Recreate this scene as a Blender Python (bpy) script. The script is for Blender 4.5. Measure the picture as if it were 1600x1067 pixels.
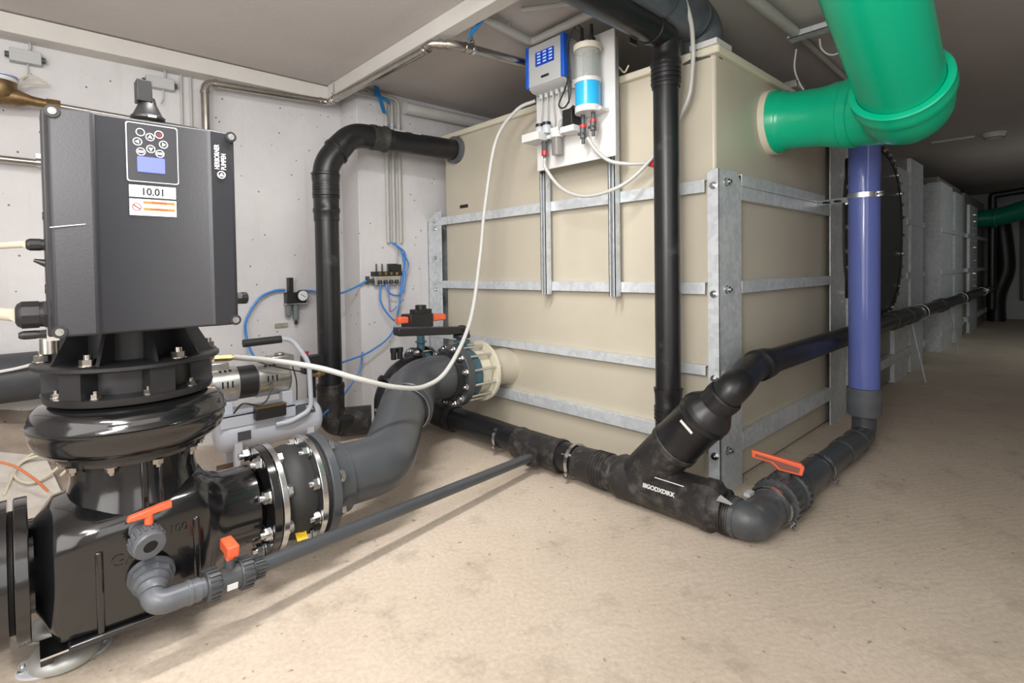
import bpy, bmesh, math, random
from mathutils import Vector, Matrix
random.seed(7)
for o in list(bpy.data.objects): bpy.data.objects.remove(o)
S = bpy.context.scene
COL = S.collection
V = Vector
PI = math.pi

# ------------------------------------------------------------------ camera
cam_d = bpy.data.cameras.new('camera'); cam = bpy.data.objects.new('camera', cam_d); COL.objects.link(cam)
yaw, pit, rol = math.radians(48.27645612), math.radians(1.33627035), math.radians(0.90851597)
fwd = V((-math.sin(yaw)*math.cos(pit), math.cos(yaw)*math.cos(pit), -math.sin(pit)))
rgt = V((math.cos(yaw), math.sin(yaw), 0)); dwn = fwd.cross(rgt)
r2 = rgt*math.cos(rol) + dwn*math.sin(rol); d2 = -rgt*math.sin(rol) + dwn*math.cos(rol)
m = Matrix((r2, -d2, -fwd)).transposed().to_4x4()
m.translation = V((1.17199, -2.57180, 1.15)); cam.matrix_world = m
cam_d.sensor_width = 36; cam_d.lens = 820.358*36/1600
cam_d.shift_x = (800-763.80)/1600; cam_d.shift_y = (441.64-533.5)/1600
cam_d.clip_start = .02
S.camera = cam
S.view_settings.view_transform = 'Standard'; S.view_settings.look = 'None'
S.view_settings.gamma = 1; S.view_settings.use_curve_mapping = False
S.view_settings.exposure = 0.2
# ------------------------------------------------------------------ light
w = bpy.data.worlds.new('world'); S.world = w; w.use_nodes = True
w.node_tree.nodes['Background'].inputs[0].default_value = (.9, .95, 1, 1)
w.node_tree.nodes['Background'].inputs[1].default_value = .25
def area(name, loc, tgt, sx, sy, e, col=(1, .97, .93)):
    d = bpy.data.lights.new(name, 'AREA'); d.shape = 'RECTANGLE'; d.size = sx; d.size_y = sy; d.energy = e; d.color = col
    o = bpy.data.objects.new(name, d); COL.objects.link(o); o.location = loc
    o.rotation_euler = (V(tgt)-V(loc)).to_track_quat('-Z', 'Y').to_euler(); return o
area('ceiling_tube_and_fill', (-.25, -1.75, 2.53), (-.25, -1.75, 0), .14, 1.2, 50)
area('ceiling_tube_and_fill', (.9, -3.4, 2.53), (.2, -1.8, .8), 1.3, .5, 50)  # added fill from behind the camera, not a real tube
area('rear_fill_light', (.3, -4.6, 1.5), (-.4, 0, 1.1), 3.4, 2.0, 66, (1, .98, .95))  # big soft fill added at the back wall, no doorway there
area('side_fill_light', (2.3, -1.6, 1.5), (-2, -.6, 1.1), 2.6, 1.9, 26, (.98, 1, .98))  # fill added from the right wall, which has no opening
area('ceiling_fill_light', (1.0, -3.1, 1.75), (-.9, -1.9, 2.56), .5, .5, 34, (1, .98, .95))  # added upward fill to brighten the ceiling
area('aisle_fill_light', (1.9, 6.5, 2.4), (.3, 7.5, .6), .4, 2.5, 21, (.95, 1, .97))  # dim fill added so the far tanks and end wall show

# ------------------------------------------------------------------ materials
MATS = {}
def mat(name, col, rough=.5, metal=0, noise=0, nscale=8, bump=0, bscale=40, spec=.5, emit=None, es=1, alpha=None, trans=0, coat=0, col2=None, dirt=None):
    if name in MATS: return MATS[name]
    m = bpy.data.materials.new(name); m.use_nodes = True; nt = m.node_tree; b = nt.nodes['Principled BSDF']
    b.inputs['Base Color'].default_value = (*col, 1); b.inputs['Roughness'].default_value = rough; b.inputs['Metallic'].default_value = metal
    b.inputs['Specular IOR Level'].default_value = spec
    if coat: b.inputs['Coat Weight'].default_value = coat; b.inputs['Coat Roughness'].default_value = .08
    if trans: b.inputs['Transmission Weight'].default_value = trans
    if alpha is not None: b.inputs['Alpha'].default_value = alpha
    if emit: b.inputs['Emission Color'].default_value = (*emit, 1); b.inputs['Emission Strength'].default_value = es
    tc = nt.nodes.new('ShaderNodeTexCoord')
    def N(scale, det=6, ro=.6):
        n = nt.nodes.new('ShaderNodeTexNoise'); n.inputs['Scale'].default_value = scale; n.inputs['Detail'].default_value = det; n.inputs['Roughness'].default_value = ro
        nt.links.new(tc.outputs['Object'], n.inputs['Vector']); return n
    if noise:
        c2 = col2 or tuple(max(0, c*(1-noise)) for c in col)
        n = N(nscale); r = nt.nodes.new('ShaderNodeValToRGB'); r.color_ramp.elements[0].position = .32; r.color_ramp.elements[1].position = .68
        r.color_ramp.elements[0].color = (*c2, 1); r.color_ramp.elements[1].color = (*col, 1)
        nt.links.new(n.outputs[0], r.inputs[0]); nt.links.new(r.outputs[0], b.inputs['Base Color'])
        if dirt:
            n3 = N(dirt[1], 8, .7); r3 = nt.nodes.new('ShaderNodeValToRGB'); r3.color_ramp.elements[0].position = dirt[2]; r3.color_ramp.elements[1].position = dirt[2]+dirt[3]
            mx = nt.nodes.new('ShaderNodeMixRGB'); nt.links.new(n3.outputs[0], r3.inputs[0]); nt.links.new(r3.outputs[0], mx.inputs[0])
            nt.links.new(r.outputs[0], mx.inputs[1]); mx.inputs[2].default_value = (*dirt[0], 1); nt.links.new(mx.outputs[0], b.inputs['Base Color'])
    if bump:
        n2 = N(bscale, 8); bp = nt.nodes.new('ShaderNodeBump'); bp.inputs['Strength'].default_value = bump; bp.inputs['Distance'].default_value = .01
        nt.links.new(n2.outputs[0], bp.inputs['Height']); nt.links.new(bp.outputs[0], b.inputs['Normal'])
    MATS[name] = m; return m
M_black = mat('black_polyethylene', (.012, .012, .014), .36, noise=.4, nscale=5, bump=.08, bscale=25, dirt=((.06, .06, .065), 7, .58, .2))
M_dusty = mat('dusty_black_polyethylene', (.022, .021, .021), .5, noise=.4, nscale=9, bump=.25, bscale=30, dirt=((.12, .11, .10), 16, .5, .28))
M_cast = mat('black_gloss_cast_iron', (.010, .010, .011), .16, noise=.3, nscale=6, bump=.12, bscale=12, coat=.6)
M_iron = mat('black_satin_iron', (.020, .020, .022), .42, noise=.3, nscale=6, bump=.05)
M_drive = mat('anthracite_powder_coat', (.021, .0215, .026), .45, noise=.12, nscale=5, bump=.06, bscale=160)
M_pvc = mat('dark_grey_pvc', (.060, .066, .074), .32, noise=.15, nscale=4, bump=.03, bscale=14)
M_pvcl = mat('grey_pvc', (.115, .125, .142), .38, noise=.25, nscale=14, bump=.05, bscale=30)
M_pvcd = mat('dusty_grey_pvc', (.075, .08, .088), .42, noise=.4, nscale=12, bump=.08, bscale=30, dirt=((.22, .2, .18), 18, .58, .2))
M_zinc = mat('zinc_plated_steel', (.70, .71, .72), .22, 1, noise=.25, nscale=10)
M_steel = mat('stainless_steel', (.50, .47, .43), .26, 1, noise=.25, nscale=14)
M_tank = mat('beige_polypropylene', (.55, .505, .41), .32, noise=.10, nscale=1.6, bump=.05, bscale=5)
M_rim = mat('pale_beige_polypropylene', (.66, .62, .50), .35)
M_orange = mat('orange_plastic', (.80, .13, .05), .38)
M_teal = mat('teal_painted_metal', (.045, .12, .16), .4, noise=.3, nscale=10)
M_brass = mat('brass', (.46, .33, .14), .34, 1, noise=.4, nscale=20)
M_oldbrass = mat('tarnished_brass', (.30, .20, .095), .42, .8, noise=.5, nscale=22)
M_green = mat('green_polypropylene', (.0, .46, .25), .25, noise=.06, nscale=3)
M_blackp = mat('black_plastic', (.014, .014, .015), .4)
M_greyp = mat('light_grey_plastic', (.45, .46, .46), .5)
M_white = mat('white_plastic', (.63, .63, .62), .4)
M_cream = mat('cream_plastic', (.70, .66, .54), .4, noise=.1, nscale=10)
M_compr = mat('grey_compressor_paint', (.47, .50, .57), .3)
M_alu = mat('cast_aluminium', (.58, .57, .55), .32, .9, noise=.3, nscale=18)
M_hose = mat('milky_white_hose', (.55, .55, .53), .35, trans=.15)
M_bluehose = mat('blue_pneumatic_hose', (.05, .22, .60), .35)
M_bluetape = mat('blue_plastic_strap', (.02, .17, .42), .4)
M_bluelab = mat('light_blue_film', (.03, .40, .78), .28)
M_blueedge = mat('blue_trim', (.01, .10, .55), .35)
M_red = mat('red_plastic', (.45, .03, .03), .4)
M_hole = mat('dark_opening', (.003, .003, .003), .8)
M_wood = mat('pale_timber', (.50, .40, .26), .7, noise=.3, nscale=20)
M_rubber = mat('black_rubber', (.018, .018, .018), .6, bump=.1, bscale=60)
M_yellow = mat('yellow_tag', (.75, .48, .02), .5)
M_label = mat('white_label', (.72, .76, .78), .45)
M_labelb = mat('pale_label', (.60, .66, .68), .45)
M_print = mat('white_print', (.66, .66, .66), .5)
M_ink = mat('black_ink', (.01, .01, .01), .5)
M_orlab = mat('orange_print', (.72, .16, .02), .5)
M_cable = mat('beige_cable', (.58, .53, .42), .5)
M_ocable = mat('orange_cable', (.55, .16, .05), .5)
M_panel = mat('blue_lcd', (.1, .12, .8), .4, emit=(.10, .13, 1.0), es=.75)
M_panel2 = mat('navy_touch_display', (.01, .03, .25), .3, emit=(.01, .03, .25), es=.5)
M_icon = mat('display_icons', (.3, .5, .9), .4, emit=(.3, .5, .9), es=.5)
M_paint = mat('painted_conduit', (.46, .46, .43), .5, noise=.1, nscale=6)
M_paintw = mat('white_painted_pipe', (.62, .62, .60), .45, noise=.1, nscale=6)
M_keypad = mat('keypad_film', (.028, .028, .034), .35)
M_clearish = mat('clear_measuring_glass', (.62, .66, .64), .06, alpha=.32)
M_dgrey = mat('dark_grey_plastic', (.06, .065, .07), .45)

def galv(name='galvanised_steel', c1=(.66, .70, .735), c2=(.54, .58, .61), metal=.25):
    m = bpy.data.materials.new(name); m.use_nodes = True; nt = m.node_tree; b = nt.nodes['Principled BSDF']
    tc = nt.nodes.new('ShaderNodeTexCoord'); v = nt.nodes.new('ShaderNodeTexVoronoi'); v.inputs['Scale'].default_value = 38
    n = nt.nodes.new('ShaderNodeTexNoise'); n.inputs['Scale'].default_value = 7; n.inputs['Detail'].default_value = 8
    nt.links.new(tc.outputs['Object'], v.inputs['Vector']); nt.links.new(tc.outputs['Object'], n.inputs['Vector'])
    mx = nt.nodes.new('ShaderNodeMixRGB'); mx.inputs[0].default_value = .6
    nt.links.new(v.outputs['Color'], mx.inputs[1]); nt.links.new(n.outputs[0], mx.inputs[2])
    r = nt.nodes.new('ShaderNodeValToRGB'); r.color_ramp.elements[0].position = .35; r.color_ramp.elements[1].position = .62
    r.color_ramp.elements[0].color = (*c2, 1); r.color_ramp.elements[1].color = (*c1, 1)
    nt.links.new(mx.outputs[0], r.inputs[0]); nt.links.new(r.outputs[0], b.inputs['Base Color'])
    b.inputs['Metallic'].default_value = metal; b.inputs['Roughness'].default_value = .42
    return m
M_galv = galv()
M_blue = bpy.data.materials.new('transparent_blue_pvc'); M_blue.use_nodes = True
b = M_blue.node_tree.nodes['Principled BSDF']; b.inputs['Base Color'].default_value = (.13, .17, .48, 1); b.inputs['Roughness'].default_value = .12; b.inputs['Alpha'].default_value = .86

def wallmat(name, base, dark, lines=True, pits=.06, nscale=1.3):
    m = bpy.data.materials.new(name); m.use_nodes = True; nt = m.node_tree; b = nt.nodes['Principled BSDF']; L = nt.links.new
    tc = nt.nodes.new('ShaderNodeTexCoord')
    n = nt.nodes.new('ShaderNodeTexNoise'); n.inputs['Scale'].default_value = nscale; n.inputs['Detail'].default_value = 8; n.inputs['Roughness'].default_value = .65; L(tc.outputs['Object'], n.inputs['Vector'])
    r = nt.nodes.new('ShaderNodeValToRGB'); r.color_ramp.elements[0].position = .3; r.color_ramp.elements[1].position = .7
    r.color_ramp.elements[0].color = (*dark, 1); r.color_ramp.elements[1].color = (*base, 1); L(n.outputs[0], r.inputs[0])
    # bug holes
    v = nt.nodes.new('ShaderNodeTexVoronoi'); v.inputs['Scale'].default_value = 9; L(tc.outputs['Object'], v.inputs['Vector'])
    r2 = nt.nodes.new('ShaderNodeValToRGB'); r2.color_ramp.elements[0].position = pits*.7; r2.color_ramp.elements[1].position = pits
    r2.color_ramp.elements[0].color = (.25, .24, .23, 1); r2.color_ramp.elements[1].color = (1, 1, 1, 1); L(v.outputs[0], r2.inputs[0])
    v.inputs['Scale'].default_value = 13
    mu = nt.nodes.new('ShaderNodeMixRGB'); mu.blend_type = 'MULTIPLY'; mu.inputs[0].default_value = 1; L(r.outputs[0], mu.inputs[1]); L(r2.outputs[0], mu.inputs[2])
    n3 = nt.nodes.new('ShaderNodeTexNoise'); n3.inputs['Scale'].default_value = 30; n3.inputs['Detail'].default_value = 6; L(tc.outputs['Object'], n3.inputs['Vector'])
    n4 = nt.nodes.new('ShaderNodeTexNoise'); n4.inputs['Scale'].default_value = 4; L(tc.outputs['Object'], n4.inputs['Vector'])
    ad = nt.nodes.new('ShaderNodeMath'); L(n3.outputs[0], ad.inputs[0]); L(n4.outputs[0], ad.inputs[1])
    bp = nt.nodes.new('ShaderNodeBump'); bp.inputs['Strength'].default_value = .35 if pits else .12; bp.inputs['Distance'].default_value = .01; L(ad.outputs[0], bp.inputs['Height']); L(bp.outputs[0], b.inputs['Normal'])
    if pits:
        mp = nt.nodes.new('ShaderNodeMapping'); mp.inputs['Scale'].default_value = (14, 14, .9); L(tc.outputs['Object'], mp.inputs[0])
        n6 = nt.nodes.new('ShaderNodeTexNoise'); n6.inputs['Scale'].default_value = 1; n6.inputs['Detail'].default_value = 5; L(mp.outputs[0], n6.inputs['Vector'])
        r6 = nt.nodes.new('ShaderNodeValToRGB'); r6.color_ramp.elements[0].position = .60; r6.color_ramp.elements[1].position = .72
        r6.color_ramp.elements[0].color = (1, 1, 1, 1); r6.color_ramp.elements[1].color = (.94, .935, .925, 1); L(n6.outputs[0], r6.inputs[0])
        m7 = nt.nodes.new('ShaderNodeMixRGB'); m7.blend_type = 'MULTIPLY'; m7.inputs[0].default_value = 1; L(mu.outputs[0], m7.inputs[1]); L(r6.outputs[0], m7.inputs[2]); mu = m7
    L(mu.outputs[0], b.inputs['Base Color']); b.inputs['Roughness'].default_value = .8; b.inputs['Specular IOR Level'].default_value = .2
    return m
M_wall = wallmat('white_painted_concrete', (.68, .67, .68), (.57, .56, .57), pits=.088)
M_ceil = wallmat('painted_ceiling_concrete', (.58, .545, .53), (.53, .495, .48), pits=0.0)
M_beam = wallmat('white_painted_beam', (.66, .645, .61), (.58, .56, .53), pits=0.0)
M_ledge = wallmat('sandy_rough_concrete', (.36, .30, .245), (.22, .175, .14), pits=.1, nscale=5)
def floormat():
    m = bpy.data.materials.new('beige_screed_floor'); m.use_nodes = True; nt = m.node_tree; b = nt.nodes['Principled BSDF']; L = nt.links.new
    tc = nt.nodes.new('ShaderNodeTexCoord')
    def noise(s, d=8, ro=.6, dist=0):
        n = nt.nodes.new('ShaderNodeTexNoise'); n.inputs['Scale'].default_value = s; n.inputs['Detail'].default_value = d; n.inputs['Roughness'].default_value = ro; n.inputs['Distortion'].default_value = dist
        L(tc.outputs['Object'], n.inputs['Vector']); return n
    def ramp(n, p0, p1, c0, c1):
        r = nt.nodes.new('ShaderNodeValToRGB'); r.color_ramp.elements[0].position = p0; r.color_ramp.elements[1].position = p1
        r.color_ramp.elements[0].color = (*c0, 1); r.color_ramp.elements[1].color = (*c1, 1); L(n.outputs[0], r.inputs[0]); return r
    a = ramp(noise(1.6), .3, .7, (.54, .455, .37), (.63, .54, .45))
    g = ramp(noise(60, 3, .7), .3, .7, (.86, .85, .84), (1.08, 1.08, 1.08))
    s = ramp(noise(26, 2, .5), .26, .31, (.55, .52, .5), (1, 1, 1))
    m1 = nt.nodes.new('ShaderNodeMixRGB'); m1.blend_type = 'MULTIPLY'; m1.inputs[0].default_value = 1; L(a.outputs[0], m1.inputs[1]); L(g.outputs[0], m1.inputs[2])
    m2 = nt.nodes.new('ShaderNodeMixRGB'); m2.blend_type = 'MULTIPLY'; m2.inputs[0].default_value = 1; L(m1.outputs[0], m2.inputs[1]); L(s.outputs[0], m2.inputs[2])
    dd = ramp(noise(4.5, 8, .7), .34, .46, (.80, .79, .78), (1, 1, 1)); m3 = nt.nodes.new('ShaderNodeMixRGB'); m3.blend_type = 'MULTIPLY'; m3.inputs[0].default_value = 1
    L(m2.outputs[0], m3.inputs[1]); L(dd.outputs[0], m3.inputs[2]); L(m3.outputs[0], b.inputs['Base Color'])
    mp = nt.nodes.new('ShaderNodeMapping'); mp.inputs['Rotation'].default_value = (0, 0, .5); L(tc.outputs['Object'], mp.inputs[0])
    wv = nt.nodes.new('ShaderNodeTexWave'); wv.inputs['Scale'].default_value = 9; wv.inputs['Distortion'].default_value = 7; wv.inputs['Detail'].default_value = 3; wv.inputs['Detail Scale'].default_value = 1.5; L(mp.outputs[0], wv.inputs[0])
    n5 = noise(90, 6, .7)
    mm = nt.nodes.new('ShaderNodeMath'); mm.operation = 'MULTIPLY_ADD'; mm.inputs[1].default_value = .35; L(wv.outputs[1], mm.inputs[0]); L(n5.outputs[0], mm.inputs[2])
    bp = nt.nodes.new('ShaderNodeBump'); bp.inputs['Strength'].default_value = .16; bp.inputs['Distance'].default_value = .008; L(mm.outputs[0], bp.inputs['Height']); L(bp.outputs[0], b.inputs['Normal'])
    b.inputs['Roughness'].default_value = .6; b.inputs['Specular IOR Level'].default_value = .3
    return m
M_floor = floormat()

# ------------------------------------------------------------------ mesh helpers
def frame(d):
    d = V(d).normalized(); a = V((0, 0, 1)) if abs(d.z) < .9 else V((1, 0, 0))
    u = d.cross(a).normalized(); return u, d.cross(u).normalized(), d
class MB:
    def __init__(s): s.v = []; s.f = []
    def add(s, vs, fs):
        k = len(s.v); s.v += [V(p) for p in vs]; s.f += [tuple(i+k for i in f) for f in fs]; return s
    def obox(s, c, ax, ay, az):
        c, ax, ay, az = V(c), V(ax), V(ay), V(az); p = []
        for i in (-1, 1):
            for j in (-1, 1):
                for k in (-1, 1): p.append(c+ax*i+ay*j+az*k)
        return s.add(p, [(0, 1, 3, 2), (4, 6, 7, 5), (0, 4, 5, 1), (2, 3, 7, 6), (0, 2, 6, 4), (1, 5, 7, 3)])
    def box(s, x0, x1, y0, y1, z0, z1):
        return s.obox(((x0+x1)/2, (y0+y1)/2, (z0+z1)/2), ((x1-x0)/2, 0, 0), (0, (y1-y0)/2, 0), (0, 0, (z1-z0)/2))
    def lathe(s, p, d, prof, seg=40, closed=False, rot=0):
        p = V(p); u, w_, n = frame(d); k = len(s.v); N = len(prof)
        for t, r in prof:
            for i in range(seg):
                a = 2*PI*i/seg+rot; s.v.append(p+n*t+(u*math.cos(a)+w_*math.sin(a))*max(r, 1e-5))
        rng = N if closed else N-1
        for j in range(rng):
            j2 = (j+1) % N
            for i in range(seg):
                i2 = (i+1) % seg; s.f.append((k+j*seg+i, k+j*seg+i2, k+j2*seg+i2, k+j2*seg+i))
        if not closed:
            s.f.append(tuple(k+i for i in reversed(range(seg)))); s.f.append(tuple(k+(N-1)*seg+i for i in range(seg)))
        return s
    def cyl(s, p0, p1, r0, r1=None, seg=32, rot=0):
        p0, p1 = V(p0), V(p1); return s.lathe(p0, p1-p0, [(0, r0), ((p1-p0).length, r0 if r1 is None else r1)], seg, rot=rot)
    def ring(s, p, d, ri, ro, h, seg=48):
        return s.lathe(p, d, [(0, ri), (0, ro), (h, ro), (h, ri)], seg, closed=True)
    def band(s, p, d, r, h, t=.006, seg=40):   # collar with rounded edge
        return s.lathe(p, d, [(0, r*.9), (0, r+t*.6), (t*.5, r+t), (h-t*.5, r+t), (h, r+t*.6), (h, r*.9)], seg, closed=True)
    def sph(s, c, r, seg=24, n=12, sq=(1, 1, 1)):
        k = len(s.v); s.lathe((0, 0, 0), (0, 0, 1), [(-r*math.cos(PI*i/n), r*math.sin(PI*i/n)) for i in range(n+1)], seg)
        for i in range(k, len(s.v)): q = s.v[i]; s.v[i] = V((q.x*sq[0], q.y*sq[1], q.z*sq[2]))+V(c)
        return s
    def tube(s, pts, r, seg=20):
        pts = [V(p) for p in pts]; n = len(pts); k = len(s.v); T = []
        for i in range(n):
            T.append(((pts[min(i+1, n-1)]-pts[max(i-1, 0)])).normalized())
        u, w_, _ = frame(T[0])
        for i in range(n):
            if i:
                q = T[i-1].rotation_difference(T[i]); u = q @ u; u = (u-T[i]*u.dot(T[i])).normalized()
            w_ = T[i].cross(u); rr = r[i] if isinstance(r, (list, tuple)) else r
            for j in range(seg):
                a = 2*PI*j/seg; s.v.append(pts[i]+(u*math.cos(a)+w_*math.sin(a))*rr)
        for i in range(n-1):
            for j in range(seg):
                j2 = (j+1) % seg; s.f.append((k+i*seg+j, k+i*seg+j2, k+(i+1)*seg+j2, k+(i+1)*seg+j))
        s.f.append(tuple(k+j for j in reversed(range(seg)))); s.f.append(tuple(k+(n-1)*seg+j for j in range(seg)))
        return s
    def prism(s, poly, vec):
        poly = [V(p) for p in poly]; n = len(poly); vec = V(vec)
        return s.add(poly+[p+vec for p in poly], [tuple(range(n))[::-1], tuple(range(n, 2*n))]+[(i, (i+1) % n, n+(i+1) % n, n+i) for i in range(n)])
    def loft(s, secs):
        k = len(s.v); n = len(secs[0])
        for q in secs: s.v += [V(p) for p in q]
        for j in range(len(secs)-1):
            for i in range(n):
                i2 = (i+1) % n; s.f.append((k+j*n+i, k+j*n+i2, k+(j+1)*n+i2, k+(j+1)*n+i))
        s.f.append(tuple(k+i for i in reversed(range(n)))); s.f.append(tuple(k+(len(secs)-1)*n+i for i in range(n)))
        return s
def fil(pts, rad, n=8):
    pts = [V(p) for p in pts]; out = [pts[0]]
    for i in range(1, len(pts)-1):
        a, b_, c = pts[i-1], pts[i], pts[i+1]; r_ = rad[i-1] if isinstance(rad, (list, tuple)) else rad
        d1, d2_ = (a-b_), (c-b_); L = min(r_, d1.length*.49, d2_.length*.49)
        p, q = b_+d1.normalized()*L, b_+d2_.normalized()*L
        for k in range(n+1):
            t = k/n; out.append(p*(1-t)**2+b_*2*t*(1-t)+q*t*t)
    out.append(pts[-1]); return out
def crv(pts, n=8):
    pts = [V(p) for p in pts]; P = [pts[0]*2-pts[1]]+pts+[pts[-1]*2-pts[-2]]; out = []
    for i in range(1, len(P)-2):
        for k in range(n):
            t = k/n; a, b_, c, d = P[i-1], P[i], P[i+1], P[i+2]
            out.append(.5*((2*b_)+(c-a)*t+(2*a-5*b_+4*c-d)*t*t+(3*b_-a-3*c+d)*t**3))
    out.append(pts[-1]); return out

def setp(o, label=None, cat=None, group=None, kind=None):
    if label: o['label'] = label
    if cat: o['category'] = cat
    if group: o['group'] = group
    if kind: o['kind'] = kind
def T(name, loc, label, cat, group=None):
    o = bpy.data.objects.new(name, None); COL.objects.link(o); o.location = loc; o.empty_display_size = .1
    setp(o, label, cat, group); return o
def rootloc(p):
    while p.parent: p = p.parent
    return V(p.location)
NOSPLIT = ('cooling_slot', 'display_icons', 'pipe_print', 'fine_print', 'print_line', 'hatch_frame', 'lantern', 'casing_rib')
def clusters(mb, pad=.004):
    n = len(mb.v); par = list(range(n))
    def fd(i):
        while par[i] != i: par[i] = par[par[i]]; i = par[i]
        return i
    for f in mb.f:
        a = fd(f[0])
        for q in f[1:]: par[fd(q)] = a
    comp = {}
    for i in range(n): comp.setdefault(fd(i), []).append(i)
    cl = []
    for ids in comp.values():
        lo = [min(mb.v[i][k] for i in ids)-pad for k in range(3)]; hi = [max(mb.v[i][k] for i in ids)+pad for k in range(3)]
        cl.append([set(ids), lo, hi])
    ch = True
    while ch:
        ch = False
        for a in range(len(cl)):
            for b_ in range(a+1, len(cl)):
                A, B = cl[a], cl[b_]
                if all(A[1][k] <= B[2][k] and B[1][k] <= A[2][k] for k in range(3)):
                    A[0] |= B[0]; A[1] = [min(A[1][k], B[1][k]) for k in range(3)]; A[2] = [max(A[2][k], B[2][k]) for k in range(3)]
                    cl.pop(b_); ch = True; break
            if ch: break
    return [c[0] for c in cl]
def O(name, mb, m_, parent=None, label=None, cat=None, **k):
    k['label'] = label; k['cat'] = cat
    """link a mesh; pieces of it that stand apart become objects of their own under the same parent"""
    if parent and name not in NOSPLIT:
        cl = clusters(mb)
        if len(cl) > 1:
            o = None
            for ids in cl:
                idx = sorted(ids); mp = {v: i for i, v in enumerate(idx)}; m2 = MB(); m2.v = [mb.v[i] for i in idx]
                m2.f = [tuple(mp[i] for i in f) for f in mb.f if f[0] in ids]
                q = O1(name, m2, m_, parent, **k); o = o or q
            return o
    return O1(name, mb, m_, parent, **k)
def O1(name, mb, m_, parent=None, label=None, cat=None, group=None, kind=None, bev=0, ang=35):
    me = bpy.data.meshes.new(name)
    if parent: off = rootloc(parent)
    else:
        xs = [p.x for p in mb.v]; ys = [p.y for p in mb.v]; zs = [p.z for p in mb.v]
        off = V(((min(xs)+max(xs))/2, (min(ys)+max(ys))/2, min(zs)))
        if kind == 'structure': off = V((0, 0, 0))
    me.from_pydata([p-off for p in mb.v], [], mb.f)
    bm = bmesh.new(); bm.from_mesh(me); bmesh.ops.recalc_face_normals(bm, faces=bm.faces); bm.to_mesh(me); bm.free()
    for p in me.polygons: p.use_smooth = True
    me.set_sharp_from_angle(angle=math.radians(ang)); me.materials.append(m_)
    o = bpy.data.objects.new(name, me); COL.objects.link(o)
    if parent: o.parent = parent
    else: o.location = off
    setp(o, label, cat, group, kind)
    if bev:
        b_ = o.modifiers.new('bevel', 'BEVEL'); b_.width = bev; b_.segments = 2; b_.limit_method = 'ANGLE'; b_.angle_limit = math.radians(40)
    return o
def TXT(name, s, size, loc, ax, ay, m_, parent, align='LEFT', ext=.0006, bold=0, sx=1, label=None):
    c = bpy.data.curves.new(name, 'FONT'); c.body = s; c.size = size; c.extrude = ext; c.align_x = align; c.offset = bold
    o = bpy.data.objects.new(name, c); COL.objects.link(o)
    bpy.context.view_layer.update()
    me = bpy.data.meshes.new_from_object(o.evaluated_get(bpy.context.evaluated_depsgraph_get()))
    bpy.data.objects.remove(o); bpy.data.curves.remove(c)
    ax, ay = V(ax).normalized(), V(ay).normalized(); az = ax.cross(ay); off = rootloc(parent)
    for v in me.vertices: v.co = V(loc)-off+ax*v.co.x*sx+ay*v.co.y+az*v.co.z
    me.materials.clear(); me.materials.append(m_)
    o = bpy.data.objects.new(name, me); COL.objects.link(o); o.parent = parent; setp(o, label); return o
def bolt(parent, p, d, L=.03, r=.009, m_=None, both=0, name='bolt'):
    """hexagon head at p pointing along d, threaded end L further on the other side"""
    d = V(d).normalized(); p = V(p); mb = MB(); ro = random.random()
    mb.cyl(p, p+d*.003, r*1.9, seg=20); mb.cyl(p+d*.003, p+d*(.003+r*1.3), r*1.6, seg=6, rot=ro)
    mb.cyl(p, p+d*(.003+r*2.3), r*.85, seg=12)
    if both:
        q = p-d*both; mb.cyl(q, q-d*.003, r*1.9, seg=20); mb.cyl(q-d*.003, q-d*(.003+r*1.2), r*1.6, seg=6, rot=ro); mb.cyl(p, q, r*.85, seg=12)
    return O(name, mb, m_ or M_zinc, parent)
def ribs(p, d, r, L, n, t=.005, e=.004, seg=40):
    pr_ = [(0, r*.9), (0, r)]
    for i in range(n):
        a = L*i/n; w_ = L/n; pr_ += [(a+w_*.15, r), (a+w_*.25, r+t), (a+w_*.62, r+t), (a+w_*.72, r)]
    pr_ += [(L, r), (L, r*.9)]
    return MB().lathe(p, d, pr_, seg)
def clamp(parent, p, d, r, wd=.022, ear=(0, 0, 1), m_=None, name='pipe_clamp'):
    u, v_, n = frame(d); e = V(ear).normalized(); mb = MB(); p = V(p)
    mb.ring(p-n*wd/2, n, r, r+.004, wd); t = e.cross(n).normalized()
    for s_ in (-1, 1): mb.obox(p+e*(r+.014)+t*.006*s_, e*.014, t*.0015, n*wd/2)
    mb.cyl(p+e*(r+.016)-t*.018, p+e*(r+.016)+t*.018, .004, seg=10); mb.cyl(p+e*(r+.016)+t*.010, p+e*(r+.016)+t*.017, .008, seg=6)
    return O(name, mb, m_ or M_zinc, parent)
def st(name, mb, m_, **k): return O(name, mb, m_, None, kind='structure', **k)

# ------------------------------------------------------------------ setting
def grid(x0, x1, y0, y1, nx, ny, fz):
    mb = MB(); vs = []; fs = []
    for j in range(ny+1):
        for i in range(nx+1):
            x = x0+(x1-x0)*i/nx; y = y0+(y1-y0)*j/ny; vs.append((x, y, fz(x, y)))
    for j in range(ny):
        for i in range(nx):
            k = j*(nx+1)+i; fs.append((k, k+1, k+nx+2, k+nx+1))
    return mb.add(vs, fs)
st('floor', MB().box(-3, 2.6, -4.9, 12.7, -.12, 0), M_floor)
st('ceiling', MB().box(-3, 2.6, -4.9, 12.7, 2.565, 2.7), M_ceil)
st('wall_left', MB().box(-2.95, -2.745, -4.9, 12.7, 0, 2.565), M_wall)
st('wall_pilaster', MB().box(-2.745, -2.476, -.634, 12.5, 0, 2.565), M_wall, bev=.006)
st('wall_back', MB().box(-2.745, 2.4, -4.9, -4.7, 0, 2.565), M_wall)
st('wall_right', MB().box(2.4, 2.6, -4.9, 12.7, 0, 2.565), M_wall)
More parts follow.
